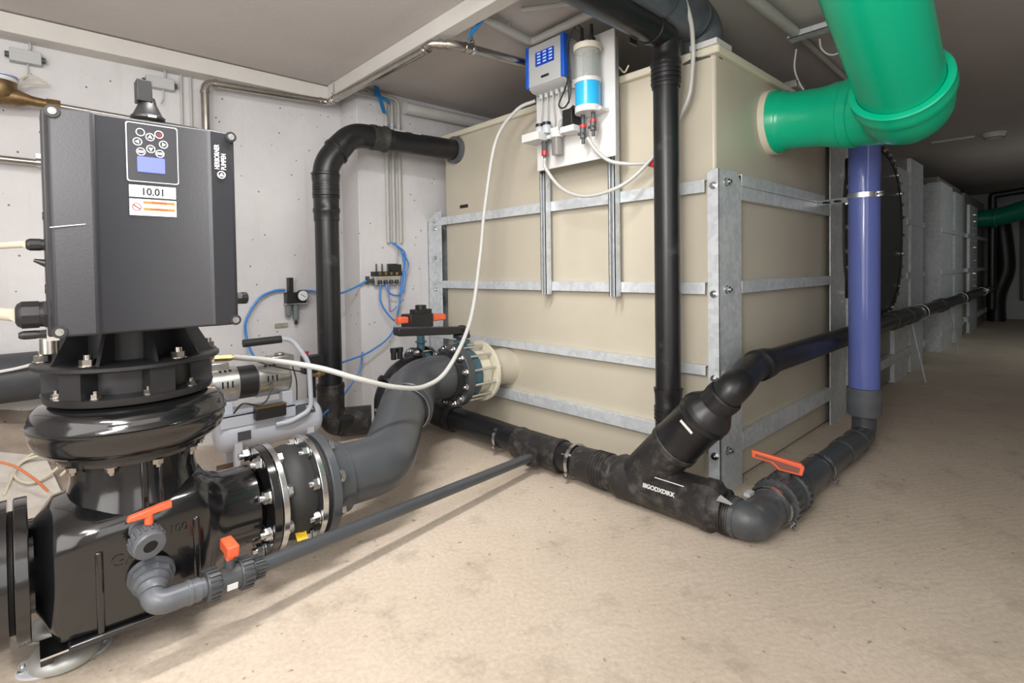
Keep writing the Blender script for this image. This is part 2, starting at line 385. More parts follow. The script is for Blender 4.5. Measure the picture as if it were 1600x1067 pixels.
M_grey = wallmat('grey_painted_concrete', (.50, .52, .53), (.42, .44, .45), pits=0)
st('wall_end', MB().box(-2.476, 2.4, 12.4, 12.6, 0, 2.565), M_grey)
st('trim_1', MB().box(-2.745, -2.61, -4.7, -.775, 2.455, 2.558), M_beam, bev=.004)
st('trim_2', MB().box(-2.61, 2.4, -.80, -.71, 2.47, 2.565), M_beam, bev=.004)
# rough raised ledge against the left wall, its sandy top sloping to the floor
def ledge(x, y):
    t = min(1, max(0, (x+2.745)/.5)); z = .45*(1-t)**.75
    z += .035*math.sin(7*x+3*y)*(1-t)+.02*math.sin(23*y+9*x)*(1-t)+.012*math.sin(41*x-13*y)*(1-t)
    z = z*min(1, max(0, (-1.95-y)/.25))**.5
    return z-.03*max(0, min(1, (x+2.30)/.1))-.03*max(0, min(1, (y+2.02)/.07))
mb = grid(-2.745, -2.2, -4.6, -1.95, 26, 70, ledge)
st('trim_3', mb, M_ledge)
st('trim_4', MB().prism([(-2.62, -3.0, .30), (-2.40, -2.50, .17), (-2.12, -2.44, .015), (-2.05, -3.0, .02)], (0, 0, .05)), mat('pale_concrete_slab', (.58, .54, .49), .85, noise=.2, nscale=10, bump=.4))
# door in the end wall
mb = MB().box(.40, .46, 12.36, 12.4, .38, 2.03).box(.46, 1.25, 12.36, 12.4, 1.97, 2.03).box(1.25, 1.31, 12.36, 12.4, .38, 2.03).box(.46, 1.25, 12.36, 12.4, .38, .42)
st('door_1', MB().box(.46, 1.25, 12.38, 12.4, .42, 1.97), mat('warm_grey_door', (.42, .39, .38), .6))
st('trim_5', mb, mat('dark_frame', (.03, .03, .03), .5))

# ------------------------------------------------------------------ storage tanks and steel frames
def rbox(x0, x1, y0, y1, z0, z1, r=.018, n=5):
    poly = []
    for cx, cy, a0 in ((x1-r, y1-r, 0), (x0+r, y1-r, 90), (x0+r, y0+r, 180), (x1-r, y0+r, 270)):
        for k in range(n+1):
            a = math.radians(a0+90*k/n); poly.append((cx+r*math.cos(a), cy+r*math.sin(a), z0))
    return MB().prism(poly, (0, 0, z1-z0))
t1 = T('storage_tank', (-1.2, 1.0, 0), 'large beige plastic water tank in a galvanised frame, nearest of the row of tanks', 'tank')
O('tank_body', rbox(-2.27, -.035, .035, 2.12, .02, 2.215), M_tank, t1)
mb = rbox(-2.29, -.004, .002, 2.14, 2.205, 2.245, .02)
O('rim', mb, M_rim, t1, bev=.008)
mb = MB().lathe((-1.58, .035, .46), (0, -1, 0), [(-.01, .14), (.02, .135), (.05, .125), (.24, .125), (.25, .12)], 48)
O('outlet_stub', mb, M_tank, t1, label='cream outlet stub')
mb = MB().ring((-1.58, -.225, .46), (0, 1, 0), .12, .206, .02)
O('stub_flange', mb, M_rim, t1, label='off-white loose flange ring')
O('level_mark', MB().obox((-2.03, .0345, 1.655), (.05, 0, 0), (0, .001, 0), (0, 0, .013)), M_ink, t1, label='small black stamped mark')
mb = MB()
for i in range(3): mb.box(-2.075+.035*i, -2.05+.035*i, -.006, .0, 1.645, 1.665)

f1 = t1
def post(parent, mb): return O('post', mb, M_galv, parent, bev=.0015)
# near corner post: two legs meeting at a rounded ridge, ears cut at the top
th = .008
poly = [(-.063, 0, 0), (-.063, 0, 1.618), (-.045, 0, 1.632), (0, 0, 1.637), (0, 0, 0)]
mb = MB().prism(poly, (0, th, 0))
poly = [(0, .0, 0), (0, .0, 1.637), (0, .20, 1.637), (0, .25, 1.59), (0, .25, 0)]
mb.prism(poly, (-th, 0, 0))
p1 = post(f1, mb)
mb = MB().prism([(-2.476, 0, 0), (-2.476, 0, 1.57), (-2.36, 0, 1.64), (-2.29, 0, 1.64), (-2.29, 0, 0)], (0, th, 0)).box(-2.476, -2.468, 0, .25, 0, 1.57)
p2 = post(f1, mb)
mb = MB().box(-th, 0, 1.74, 2.08, 0, 2.2).box(-.06, 0, 2.08, 2.088, 0, 2.2)
p3 = post(f1, mb)
for z in (1.573, 1.035, .612, .222):
    bolt(p1, (-.03, -.000, z-.02), (0, -1, 0), r=.010); bolt(p1, (.000, .07, z), (1, 0, 0), r=.011)
for z in (1.56, 1.50, 1.26, 1.05, 1.0): bolt(p2, (-2.37, -.0, z), (0, -1, 0), r=.009)
LZ = [(1.525, 1.588), (1.013, 1.072), (.601, .651), (.232, .302)]
for z0, z1 in LZ:
    O('rail', MB().box(-2.46, -.075, -.004, .0, z0, z1).box(-2.29, -.075, .0, .033, z1-.005, z1), M_galv, f1, bev=.001)
RZ = [(1.57, 1.632, 1.62), (1.01, 1.074, 1.735), (.575, .635, 1.735), (.18, .272, 1.735)]
for z0, z1, ye in RZ:
    O('rail', MB().box(-.005, 0, .257, ye, z0, z1).box(-.033, -.005, .257, ye, z1-.005, z1), M_galv, f1, bev=.001)
O('rail', MB().box(-.034, -.002, .257, 1.735, 1.50, 1.568), M_galv, f1, bev=.001)
O('spacer', MB().obox((.02, .36, .641), (.045, 0, 0), (0, .11, 0), (0, 0, .005)), M_wood, f1, label='pale timber strip on the rail')

# second tank with an oval bolted manhole frame
def far_tank(y0, y1, label, post_spec, hatch=None):
    t = T('storage_tank', (-1.2, (y0+y1)/2, 0), label, 'tank', 'storage tanks in a row along the aisle')
    O('tank_body', rbox(-2.27, -.035, y0+.03, y1-.03, .02, 2.27), mat('shaded_polypropylene', (.20, .185, .15), .4, noise=.1, nscale=2), t)  # tank beige darkened, the dim aisle painted into the colour
    for a, b_, z1 in post_spec:
        O('post', MB().box(-.01, 0, a, b_, 0, z1).box(-.14, -.0, a-.006, a, 0, z1), M_galv, t, bev=.001)
    for z0, z1 in ((1.555, 1.615), (1.0, 1.06), (.20, .28)):
        if hatch and z0 > .5: 
            O('rail', MB().box(-.05, .006, hatch[1]+.35, y1, z0, z1), M_galv, t); continue
        O('rail', MB().box(-.05, .012, y0, y1, z0, z1), M_galv, t, bev=.001)
    return t
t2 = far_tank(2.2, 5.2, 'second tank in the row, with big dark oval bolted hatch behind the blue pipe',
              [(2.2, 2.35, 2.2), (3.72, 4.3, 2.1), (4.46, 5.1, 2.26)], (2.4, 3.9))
oy, oz, ay, az = 3.0, 1.43, .95, .74
def oval(cy, cz, a, b_, x, n=56, p=2.6):
    q = []
    for i in range(n):
        t_ = 2*PI*i/n; c, s_ = math.cos(t_), math.sin(t_)
        q.append((x, cy+a*math.copysign(abs(c)**(2/p), c), cz+b_*math.copysign(abs(s_)**(2/p), s_)))
    return q
O('hatch_cover', MB().prism(oval(oy, oz, ay, az, -.03), (.04, 0, 0)), mat('dark_membrane', (.03, .03, .028), .35), t2, label='dark oval hatch cover')
hr = O('hatch_frame', MB().loft([oval(oy, oz, ay+.03, az+.03, -.02), oval(oy, oz, ay+.03, az+.03, .016), oval(oy, oz, ay-.02, az-.02, .016), oval(oy, oz, ay-.02, az-.02, .008)]), M_rubber, t2)
for q in oval(oy, oz, ay+.005, az+.005, .014, 40): bolt(hr, q, (1, 0, 0), r=.011)
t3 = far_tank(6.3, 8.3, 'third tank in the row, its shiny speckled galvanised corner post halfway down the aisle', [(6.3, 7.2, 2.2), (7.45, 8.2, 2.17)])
O('corner_sheet', MB().box(-.3, -.0, 6.27, 6.292, 0, 2.18), M_galv, t3, label='speckled galvanised end plate')
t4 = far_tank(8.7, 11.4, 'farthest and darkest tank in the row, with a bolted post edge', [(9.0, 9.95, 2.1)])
for k in range(12): bolt(t4, (.0, 9.5, .75+.11*k), (1, 0, 0), r=.016)
# raking stays beside the frames
for y, x, h, w_ in ((3.95, .20, .62, 'leaning against the second tank below the black aisle pipe'), (6.3, .17, .62, 'farther down the aisle, beside the third tank')):
    O('steel_stay', MB().cyl((.10, y-.1, h), (x, y, 0), .007, seg=10), M_galv, None, 'thin steel rod support %s' % w_, 'support')

# ------------------------------------------------------------------ pipes at the tanks: black floor pipe with branch
g = T('floor_pipe', (-1.0, -.34, 0), 'dusty black drain pipe lying along the front of the nearest tank, with side tee', 'pipe')
PZ = .105
O('pipe', MB().tube(fil([(-2.17, -1.0, .13), (-2.13, -.34, .12), (-1.9, -.34, PZ+.02), (-.34, -.34, PZ)], .16, 10), .08, 32), M_black, g)
mb = MB().lathe((-1.92, -.34, PZ+.02), (1, 0, -.02), [(0, .08), (0, .09), (.14, .09), (.15, .086), (.17, .09), (.22, .09), (.22, .08)], 40)
O('ribbed_socket', mb, M_dusty, g)
mb = MB().lathe((-1.08, -.34, PZ), (1, 0, 0), [(0, .08), (0, .092), (.02, .095), (.05, .09), (.30, .09), (.33, .095), (.35, .092), (.35, .08)], 40)
mb.cyl((-.88, -.34, PZ), (-.865, -.455, PZ-.005), .05, .042); mb.cyl((-.867, -.44, PZ-.005), (-.862, -.475, PZ-.005), .05, .05)
O('tee', mb, M_dusty, g)
mb = MB().lathe((-.62, -.34, PZ), (1, 0, 0), [(0, .08), (0, .086), (.08, .088), (.10, .09), (.12, .088), (.14, .092), (.16, .088), (.18, .092), (.20, .088), (.24, .092), (.26, .08)], 40)
O('ribbed_socket', mb, M_dusty, g)
O('socket_ribs', ribs((-.50, -.34, PZ), (1, 0, 0), .088, .09, 5, .006), M_dusty, g, ang=20); O('socket_ribs', ribs((-1.80, -.34, PZ+.018), (1, 0, -.02), .088, .07, 4, .006), M_dusty, g, ang=20)
clamp(g, (-1.22, -.34, PZ+.003), (1, 0, 0), .082, ear=(0, -.75, -.5)); clamp(g, (-.64, -.34, PZ), (1, 0, 0), .09, ear=(0, -.75, -.5))
mb = MB()
for i in range(16): a = math.radians(-52+random.uniform(-2, 2)); x = -.80+.012*i; mb.obox((x, -.34+.0815*math.sin(a), PZ+.0815*math.cos(a)), (.004, 0, 0), (0, math.cos(a)*.006, -math.sin(a)*.006), (0, .0006*math.sin(a), .0006*math.cos(a)))
O('pipe_print', mb, M_print, g, label='white printed lettering')

g = T('branch_pipe', (-.1, -.34, 0), 'dusty black Y branch fitting on the floor, thick arm rising to the aisle pipe', 'pipe')
bx = V((-.34, -.34, .105)); R1 = .105
mb = MB().lathe((-.36, -.34, .108), (1, 0, 0), [(0, .085), (0, .10), (.02, .108), (.04, R1), (.44, R1), (.45, .112), (.49, .112), (.50, .10), (.52, .088), (.54, .086)], 44)
A0 = V((-.23, -.34, .14)); dn = V((.66, 0, .75)).normalized()
O('branch_body', mb, M_dusty, g)
mb = MB().cyl(A0, A0+dn*.28, R1, seg=44).band(A0+dn*.24, dn, R1, .035, .008)
O('branch_arm', mb, M_dusty, g)
c0 = A0+dn*.275
mb = MB().lathe(c0, dn, [(0, .08), (0, .104), (.004, .11), (.02, .108), (.17, .108), (.18, .114), (.20, .11), (.21, .114), (.225, .11), (.235, .106), (.275, .078), (.28, .06)], 44)
O('reducer', mb, M_black, g)
c1 = c0+dn*.26
cE = V((.12, .06, .655))
ep = c1+dn*.10
pth = fil([c1, ep+dn*.04, cE, (.12, .30, .66)], [.10, .12], 10)
O('elbow', MB().tube(pth, .0665, 32), M_black, g)
mb = MB().lathe(c1+dn*.0, dn, [(0, .06), (0, .076), (.01, .079), (.03, .074), (.06, .078), (.085, .072), (.085, .06)], 40)
mb.band(c1+dn*.06, dn, .069, .02, .008)
mb.lathe((.12, .14, .657), (0, 1, .012), [(0, .06), (0, .078), (.02, .078), (.03, .073), (.05, .077), (.10, .075), (.11, .06)], 40)
O('socket', mb, M_black, g)
clamp(g, A0+dn*.265, dn, .1, .006, ear=(0, 1, 0))
O('print_label', MB().obox(c0+dn*.155+V((.0, -.1085, .0)), dn.cross(V((0, 1, 0)))*.035, V((0, .001, 0)), dn*.006), M_print, g, label='white label')
TXT('fitting_print', 'IIIGODXDIKK', .026, (-.165, -.4438, .135), (1, 0, 0), (0, .30, .95), M_print, g, ext=.0015, bold=.0008)
O('print_line', MB().obox((-.06, -.428, .19), (.09, 0, 0), (0, .0008, 0), (0, 0, .002)), M_print, g)

g = T('aisle_pipe', (.12, 4.0, 0), 'long straight black pipe fixed along the tank fronts down the aisle', 'pipe')
O('pipe', MB().cyl((.12, .2, .657), (.12, 11.3, .675), .0625, seg=32), M_black, g)
mb = MB()
for y in (2.9, 3.5, 5.2, 7.0): mb.lathe((.12, y, .663), (0, 1, 0), [(0, .06), (0, .075), (.28, .078), (.3, .07), (.32, .06)], 32)
O('socket', mb, M_dusty, g)
clamp(g, (.12, 4.15, .664), (0, 1, 0), .076, ear=(.7, 0, -.6)); clamp(g, (.12, 6.9, .67), (0, 1, 0), .076, ear=(.7, 0, -.6)); clamp(g, (.12, 9.3, .67), (0, 1, 0), .066, ear=(.7, 0, .3))

# vertical black pipe with its elbow and the run towards the ceiling
g = T('vertical_pipe', (-.18, -.18, 0), 'tall black vertical pipe in front of the tank, bending at its top towards the viewer', 'pipe')
vx, vy = -.18, -.18
O('pipe', MB().cyl((vx, vy, .30), (vx, vy, 2.16), .061, seg=36), M_black, g)
mb = MB().lathe((vx, vy, .24), (0, 0, 1), [(0, .05), (0, .064), (.15, .064), (.16, .068), (.17, .064), (.185, .068), (.20, .064), (.215, .068), (.23, .064), (.28, .066), (.30, .07), (.31, .07), (.31, .06)], 36)
O('lower_socket', mb, M_black, g)
O('socket_ribs', ribs((vx, vy, .39), (0, 0, 1), .0645, .075, 4, .005), M_black, g, ang=20)
mb = MB().lathe((vx, vy, 2.03), (0, 0, 1), [(0, .06), (0, .067), (.03, .069), (.04, .065), (.055, .069), (.07, .065), (.085, .069), (.10, .065), (.11, .074), (.13, .074), (.14, .068), (.165, .068)], 36)
O('upper_socket', mb, M_black, g)
O('socket_ribs', ribs((vx, vy, 2.045), (0, 0, 1), .0665, .085, 4, .0055), M_black, g, ang=20)
zt = 2.285
O('elbow', MB().tube(fil([(vx, vy, 2.15), (vx, vy, zt), (vx, vy-.16, zt)], .11, 12), .067, 36), M_black, g)
mb = MB().band((vx, vy-.115, zt), (0, -1, 0), .067, .03, .008)
mb.obox((vx-.055, vy-.2, zt-.065), (.004, 0, 0), (0, .03, 0), (0, 0, .012))
O('collar', mb, M_black, g)
O('overhead_pipe', MB().cyl((vx, vy-.13, zt), (vx, -1.75, zt-.0), .068, seg=36), M_black, g)
mb = MB()
for y in (-.34, -.40): mb.obox((vx+.0485, y, zt+.0485), (.004, 0, -.004), (0, .022, 0), (.0005, 0, .0005))
O('pipe_print', mb, M_print, g)

g = T('overhead_pipe', (-.13, .11, 2.24), 'thick grey-blue overhead pipe bending down into the tank top at its corner', 'pipe')
O('pipe', MB().tube(fil([(-.13, -2.2, 2.40), (-.13, .10, 2.40), (-.13, .10, 2.2)], .11, 12), .098, 40), mat('slate_pvc', (.085, .10, .115), .35, noise=.4, nscale=10, bump=.05), g)
mb = MB().ring((-.13, -.32, 2.40), (0, 1, 0), .09, .1005, .008).band((-.13, -.02, 2.40), (0, 1, 0), .098, .02, .006)
O('collar', mb, mat('slate_pvc_dark', (.04, .045, .05), .4), g)
O('cover_plate', MB().box(-.15, -.01, .0, .17, 2.246, 2.275), M_white, None, 'white board lying on the tank rim under the overhead pipe', 'board', bev=.002)
O('cable_duct', MB().obox((-.035, -.42, 2.46), (.018, 0, 0), (0, .16, .0), (0, 0, .012)), M_cream, None, 'short cream duct on the overhead pipe above the white hose', 'duct', bev=.003)

# black wall pipe with double elbow
g = T('wall_pipe', (-2.17, -1.02, 0), 'black vertical pipe by the left wall, double-elbowed at the top into the tank', 'pipe')
zt = 2.105
O('pipe', MB().cyl((-2.2, -1.02, .2), (-2.2, -1.02, 1.75), .079, seg=36), M_black, g)
O('elbow', MB().tube(fil([(-2.2, -1.02, 1.72), (-2.2, -1.02, 1.88), (-2.185, -.90, 2.03)], .10, 8), .086, 36), M_black, g)
O('elbow', MB().tube(fil([(-2.19, -.95, 1.98), (-2.18, -.83, zt), (-2.16, -.66, zt)], .13, 10), .084, 36), M_black, g)
mb = MB().lathe((-2.2, -1.02, 1.50), (0, 0, 1), [(0, .07), (0, .084), (.05, .084), (.06, .089), (.08, .089), (.09, .084), (.15, .084), (.16, .088), (.17, .084), (.185, .088), (.20, .084), (.215, .088), (.23, .084), (.26, .088), (.28, .092), (.30, .092), (.31, .08)], 40)
mb.band((-2.190, -.955, 1.965), (0.02, .72, .69), .085, .022, .011).band((-2.2, -1.02, 1.80), (0, .05, 1), .085, .02, .009)
O('ribbed_socket', mb, M_black, g)
O('socket_ribs', ribs((-2.2, -1.02, 1.65), (0, 0, 1), .085, .10, 6, .005), M_black, g, ang=20)
mb = MB().lathe((-2.16, -.70, zt), (.03, 1, 0), [(0, .08), (0, .088), (.03, .09), (.04, .086), (.09, .086), (.10, .093), (.12, .093), (.13, .08)], 40)
O('socket', mb, mat('worn_socket', (.05, .05, .04), .6, noise=.6, nscale=50, col2=(.012, .012, .012)), g)
O('tank_connection', MB().cyl((-2.16, -.62, zt), (-2.11, .03, zt), .078, seg=36), M_black, g)
mb = MB().ring((-2.112, .0, zt), (0, 1, 0), .078, .105, .036)
O('flange_ring', mb, M_pvcl, g, label='grey flange ring on the tank')
mb = MB()
for y, l in ((-.50, .045), (-.36, .035)): mb.obox((-2.145+.055+(y+.5)*.05, y, zt+.062), (.006, 0, -.005), (.003, l, 0), (.0005, 0, .0005))
O('pipe_print', mb, M_print, g)
mb = MB().lathe((-2.2, -1.02, .16), (0, 0, 1), [(0, .08), (0, .09), (.2, .09), (.22, .095), (.24, .09), (.24, .07)], 36)
mb.tube(fil([(-2.2, -1.02, .3), (-2.2, -1.02, .12), (-2.18, -.8, .115)], .14, 10), .088, 32)
mb.cyl((-2.19, -.96, .125), (-2.15, -.70, .108), .098, seg=36)
O('lower_elbow', mb, M_dusty, g)

# grey discharge line + expansion joint
PX, PZ2 = -.90, .29
g = T('expansion_joint', (PX, -1.82, .09), 'black rubber bellows between two shiny zinc flange rings beside the pump', 'pipe joint')
O('bellows', MB().lathe((PX, -1.885, PZ2), (0, 1, 0), [(0, .14), (.015, .15), (.05, .175), (.08, .182), (.11, .175), (.145, .15), (.16, .14)], 56), M_rubber, g)
for y in (-1.895, -1.75): O('flange_ring', MB().ring((PX, y, PZ2), (0, 1, 0), .12, .205, .022, 64), M_zinc, g, bev=.002)
O('yellow_tag', MB().obox((PX+.15, -1.815, PZ2-.118), (.012, 0, -.012), (0, .02, 0), (.001, 0, .001)), M_yellow, g)
O('gasket', MB().ring((PX, -1.728, PZ2), (0, 1, 0), .12, .185, .022, 64), M_rubber, g)
for k in range(8):
    a = 2*PI*(k+.5)/8; c, s_ = math.cos(a)*.172, math.sin(a)*.172
    bolt(g, (PX+c, -1.93, PZ2+s_), (0, -1, 0), r=.0145, both=.058)
    bolt(g, (PX+c, -1.752, PZ2+s_), (0, -1, 0), r=.0145, both=.085)

g = T('discharge_pipe', (PX, -1.3, .1), 'thick dark grey pipe snaking from the pump bellows up to the tank valve', 'pipe')
O('flange', MB().ring((PX, -1.705, PZ2), (0, 1, 0), .10, .202, .035, 64), M_pvc, g, bev=.003)
O('flange_collar', MB().lathe((PX, -1.67, PZ2), (0, 1, 0), [(0, .12), (0, .158), (.03, .158), (.06, .146), (.085, .146), (.088, .14)], 56), M_pvc, g)
VX, VZ = -1.58, .46
P_ = [V((PX, -1.62, PZ2)), V((PX, -1.36, PZ2)), V((VX, -.74, .465))]
O('pipe', MB().tube(fil([P_[0], P_[1], V((-1.50, -.848, .447))], .10, 8), .128, 48), M_pvc, g)
O('bend', MB().tube(fil([P_[1]+(P_[2]-P_[1])*.60, P_[2], V((VX, -.42, VZ))], .15, 12), .142, 48), M_pvc, g)
d_ = (P_[2]-P_[1]).normalized()
mb = MB().band(P_[1]+(P_[2]-P_[1])*.585, d_, .140, .035, .01)
O('joint_lip', mb, M_pvc, g)
clamp(g, P_[1]+(P_[2]-P_[1])*.555, d_, .130, .012, ear=(.1, -.25, 1), name='hose_clamp')

g = T('butterfly_valve', (VX, -.33, .25), 'large flanged butterfly valve on the tank outlet, with black hand lever', 'valve')
O('flange', MB().ring((VX, -.475, VZ), (0, 1, 0), .10, .205, .055, 64), M_pvc, g, bev=.004)
O('backing_ring', MB().lathe((VX, -.52, VZ), (0, 1, 0), [(0, .14), (0, .155), (.045, .165), (.045, .14)], 56), M_blackp, g)
O('body', MB().lathe((VX, -.415, VZ), (0, 1, 0), [(0, .12), (0, .165), (.02, .172), (.07, .172), (.09, .165), (.09, .12)], 56), M_teal, g)
O('neck', MB().cyl((VX, -.37, VZ+.15), (VX, -.37, .70), .035, seg=24).cyl((VX, -.37, .67), (VX, -.37, .685), .055, seg=24), M_teal, g)
O('sealing_face', MB().ring((VX, -.325, VZ), (0, 1, 0), .10, .150, .09, 56), M_rim, g, label='cream flange collar')
mb = MB().cyl((VX, -.37, .70), (VX, -.37, .725), .058, seg=28).cyl((VX, -.37, .725), (VX, -.37, .755), .04, seg=24)
mb.prism([(VX+.04, -.33, .725), (VX-.03, -.34, .725), (VX-.10, -.84, .755), (VX+.0, -.86, .755)], (0, 0, .05))
O('hand_lever', mb, M_blackp, g, bev=.006)
O('lever_cap', MB().cyl((VX, -.37, .72), (VX+.02, -.38, .775), .03, seg=16), M_blackp, g)
for k in range(12):
    a = 2*PI*(k+.5)/12; c, s_ = math.cos(a)*.183, math.sin(a)*.183
    bolt(g, (VX+c, -.478, VZ+s_), (0, -1, 0), r=.012)
    mb = MB().cyl((VX+c, -.42, VZ+s_), (VX+c, -.19, VZ+s_), .009, seg=12).cyl((VX+c, -.205, VZ+s_), (VX+c, -.19, VZ+s_), .017, seg=6)
    O('stud', mb, M_zinc, g)

g = T('second_valve', (-1.93, -.45, .2), 'teal-necked valve with orange handle behind the grey pipe, beside the wall', 'valve')
X2 = -1.97
O('flange', MB().ring((X2, -.50, .46), (0, 1, 0), .07, .15, .03, 48).ring((X2, -.40, .46), (0, 1, 0), .07, .15, .03, 48), M_cast, g)
O('body', MB().cyl((X2, -.47, .46), (X2, -.40, .46), .12, seg=40), M_teal, g)
O('neck', MB().cyl((X2, -.435, .56), (X2, -.435, .77), .03, .026, seg=20).cyl((X2, -.435, .64), (X2, -.435, .65), .04, seg=20), M_teal, g)
O('actuator', MB().box(X2-.06, X2+.07, -.56, -.37, .755, .85).cyl((X2, -.43, .85), (X2, -.43, .91), .04, seg=20).box(X2-.04, X2+.04, -.50, -.36, .84, .88), M_blackp, g, bev=.004)
O('orange_handle', MB().prism([(X2-.03, -.63, .79), (X2+.03, -.63, .79), (X2+.05, -.24, .79), (X2-.05, -.24, .79)], (0, 0, .045)), M_orange, g, bev=.008)
for k in range(8):
    a = 2*PI*(k+.5)/8; bolt(g, (X2+math.cos(a)*.13, -.50, .46+math.sin(a)*.13), (0, -1, 0), r=.011, both=.13)
g = T('valve_pipe', (-2.1, -.7, .1), 'black elbow pipe behind the grey discharge pipe, with two black plugs on top', 'pipe')
O('pipe', MB().tube(fil([(X2, -.40, .46), (X2, -.60, .46), (-1.93, -.75, .30), (-1.93, -.75, .11)], .14, 10), .092, 36), M_black, g)
mb = MB().band((-1.955, -.69, .385), (.03, -.6, -.62), .092, .03, .008)
O('collar', mb, M_black, g)
for dx in (0, .05): O('plug', MB().cyl((X2-.02, -.60-dx, .54), (X2-.02, -.60-dx, .60), .02, seg=16).cyl((X2-.02, -.60-dx, .59), (X2-.02, -.60-dx, .62), .025, seg=8), M_blackp, g)
clamp(g, (-1.93, -.75, .24), (0, 0, 1), .094, .02, ear=(.5, -.7, 0))
O('steel_stay', MB().box(-1.855, -1.833, -.905, -.899, .0, .40), M_greyp, None, 'thin grey flat upright left of the thick grey discharge pipe, by the wall', 'support')
O('hanging_cable', MB().tube(crv([(X2-.02, -.62, .62), (-2.2, -.50, .80), (-2.42, -.34, .92), (-2.43, -.33, 1.38)]), .005, 8), M_greyp, None, 'thin grey cable dropping from the wall conduits to the black plugs', 'cable')

# ------------------------------------------------------------------ right floor corner: grey elbow, ball valve, blue sight pipe
def ribbed_nut(mb, p, d, r, h, n=22):
    p, d = V(p), V(d).normalized(); u, v_, _ = frame(d)
    mb.lathe(p, d, [(0, r*.8), (0, r*.93), (h*.12, r), (h*.88, r), (h, r*.9), (h, r*.7)], 44)
    for i in range(n):
        a = 2*PI*i/n; e = u*math.cos(a)+v_*math.sin(a); t_ = d.cross(e)
        mb.obox(p+d*h/2+e*r, e*.0045, t_*r*.07, d*h*.40)
    return mb
g = T('ball_valve_pipe', (.28, .2, 0), 'grey floor pipe round the tank corner, with elbow and orange-handled union ball valve', 'pipe')
O('sleeve_ribs', ribs((.160, -.34, .09), (1, 0, 0), .079, .055, 5, .006), M_dusty, g, ang=20)
O('ribbed_sleeve', MB().lathe((.155, -.34, .09), (1, 0, 0), [(0, .06), (0, .078), (.01, .082), (.02, .078), (.03, .082), (.04, .078), (.05, .082), (.06, .078), (.07, .07)], 40), M_dusty, g)
O('elbow', MB().tube(fil([(.20, -.34, .09), (.285, -.34, .09), (.285, -.12, .095)], .15, 12), .077, 36), M_pvcd, g)
O('elbow_socket', MB().band((.20, -.34, .09), (1, 0, 0), .077, .03, .006).band((.285, -.17, .095), (0, 1, 0), .077, .03, .006), M_pvcd, g)
mb = MB().cyl((.285, -.10, .1), (.285, .10, .1), .082, seg=36)
ribbed_nut(mb, (.285, -.105, .1), (0, 1, 0), .098, .065); 
O('union_nut', mb, M_pvcd, g)
O('valve_body', MB().cyl((.285, -.04, .1), (.285, .07, .1), .085, seg=36).cyl((.285, .0, .15), (.285, .0, .215), .028, seg=20), M_dgrey, g)
O('union_nut', ribbed_nut(MB(), (.285, .045, .1), (0, 1, 0), .095, .05), M_dgrey, g)
hp = [(.0, -.145), (.012, -.15), (.02, .06), (-.0, .12), (-.02, .12), (-.035, .02), (-.02, -.01), (-.02, -.14)]
hz = V((.285, .0, .245)); ha = V((.6, 1, -.06)).normalized(); 
ha = V((.42, -.30, 0)).normalized(); ha = V((0.35, .93, 0)).normalized()
ha = V((.95, .33, -.12)).normalized(); hb = V((0, 0, 1))
hn = ha.cross(hb).normalized()
poly = [hz+ha*a_+hb*b_ for a_, b_ in ((-.13, .035), (-.13, .0), (-.05, -.005), (-.02, -.03), (.075, -.03), (.085, .012), (.07, .025))]
O('orange_handle', MB().prism([p-hn*.012 for p in poly], hn*.026), M_orange, g, bev=.005)
poly = [hz+ha*a_+hb*b_ for a_, b_ in ((-.115, .022), (-.115, .008), (-.04, .004), (-.012, -.02), (.06, -.02), (.068, .006))]
O('handle_recess', MB().prism([p+hn*.0135 for p in poly], hn*.0015), mat('greyed_orange', (.22, .08, .06), .6), g)
O('handle_recess', MB().prism([p-hn*.0125 for p in poly], -hn*.0015), mat('greyed_orange', (.22, .08, .06), .6), g)
O('reducing_socket', MB().lathe((.285, .09, .1), (0, 1, 0), [(0, .07), (0, .088), (.04, .088), (.06, .072), (.10, .068)], 36), M_pvc, g)
O('pipe', MB().cyl((.285, .15, .098), (.29, 1.02, .085), .0625, seg=32), M_pvc, g)
O('pipe_socket', MB().band((.285, .19, .098), (0, 1, 0), .063, .26, .007).band((.289, .86, .088), (0, 1, 0), .063, .12, .006), M_pvc, g)
O('elbow', MB().tube(fil([(.29, .98, .085), (.29, 1.34, .085), (.29, 1.34, .24)], .14, 12), .064, 32).band((.29, 1.15, .085), (0, 1, 0), .064, .04, .006), M_pvc, g)
clamp(g, (.285, .50, .094), (0, 1, 0), .071, ear=(.85, 0, -.5)); clamp(g, (.285, -.15, .096), (0, 1, 0), .084, ear=(.85, 0, -.5))
O('saddle_bracket', MB().box(.22, .245, -.27, -.22, .16, .175).prism([(.17, -.42, .17), (.19, -.44, .2), (.23, -.42, .17)], (0, .02, 0)), M_greyp, g)

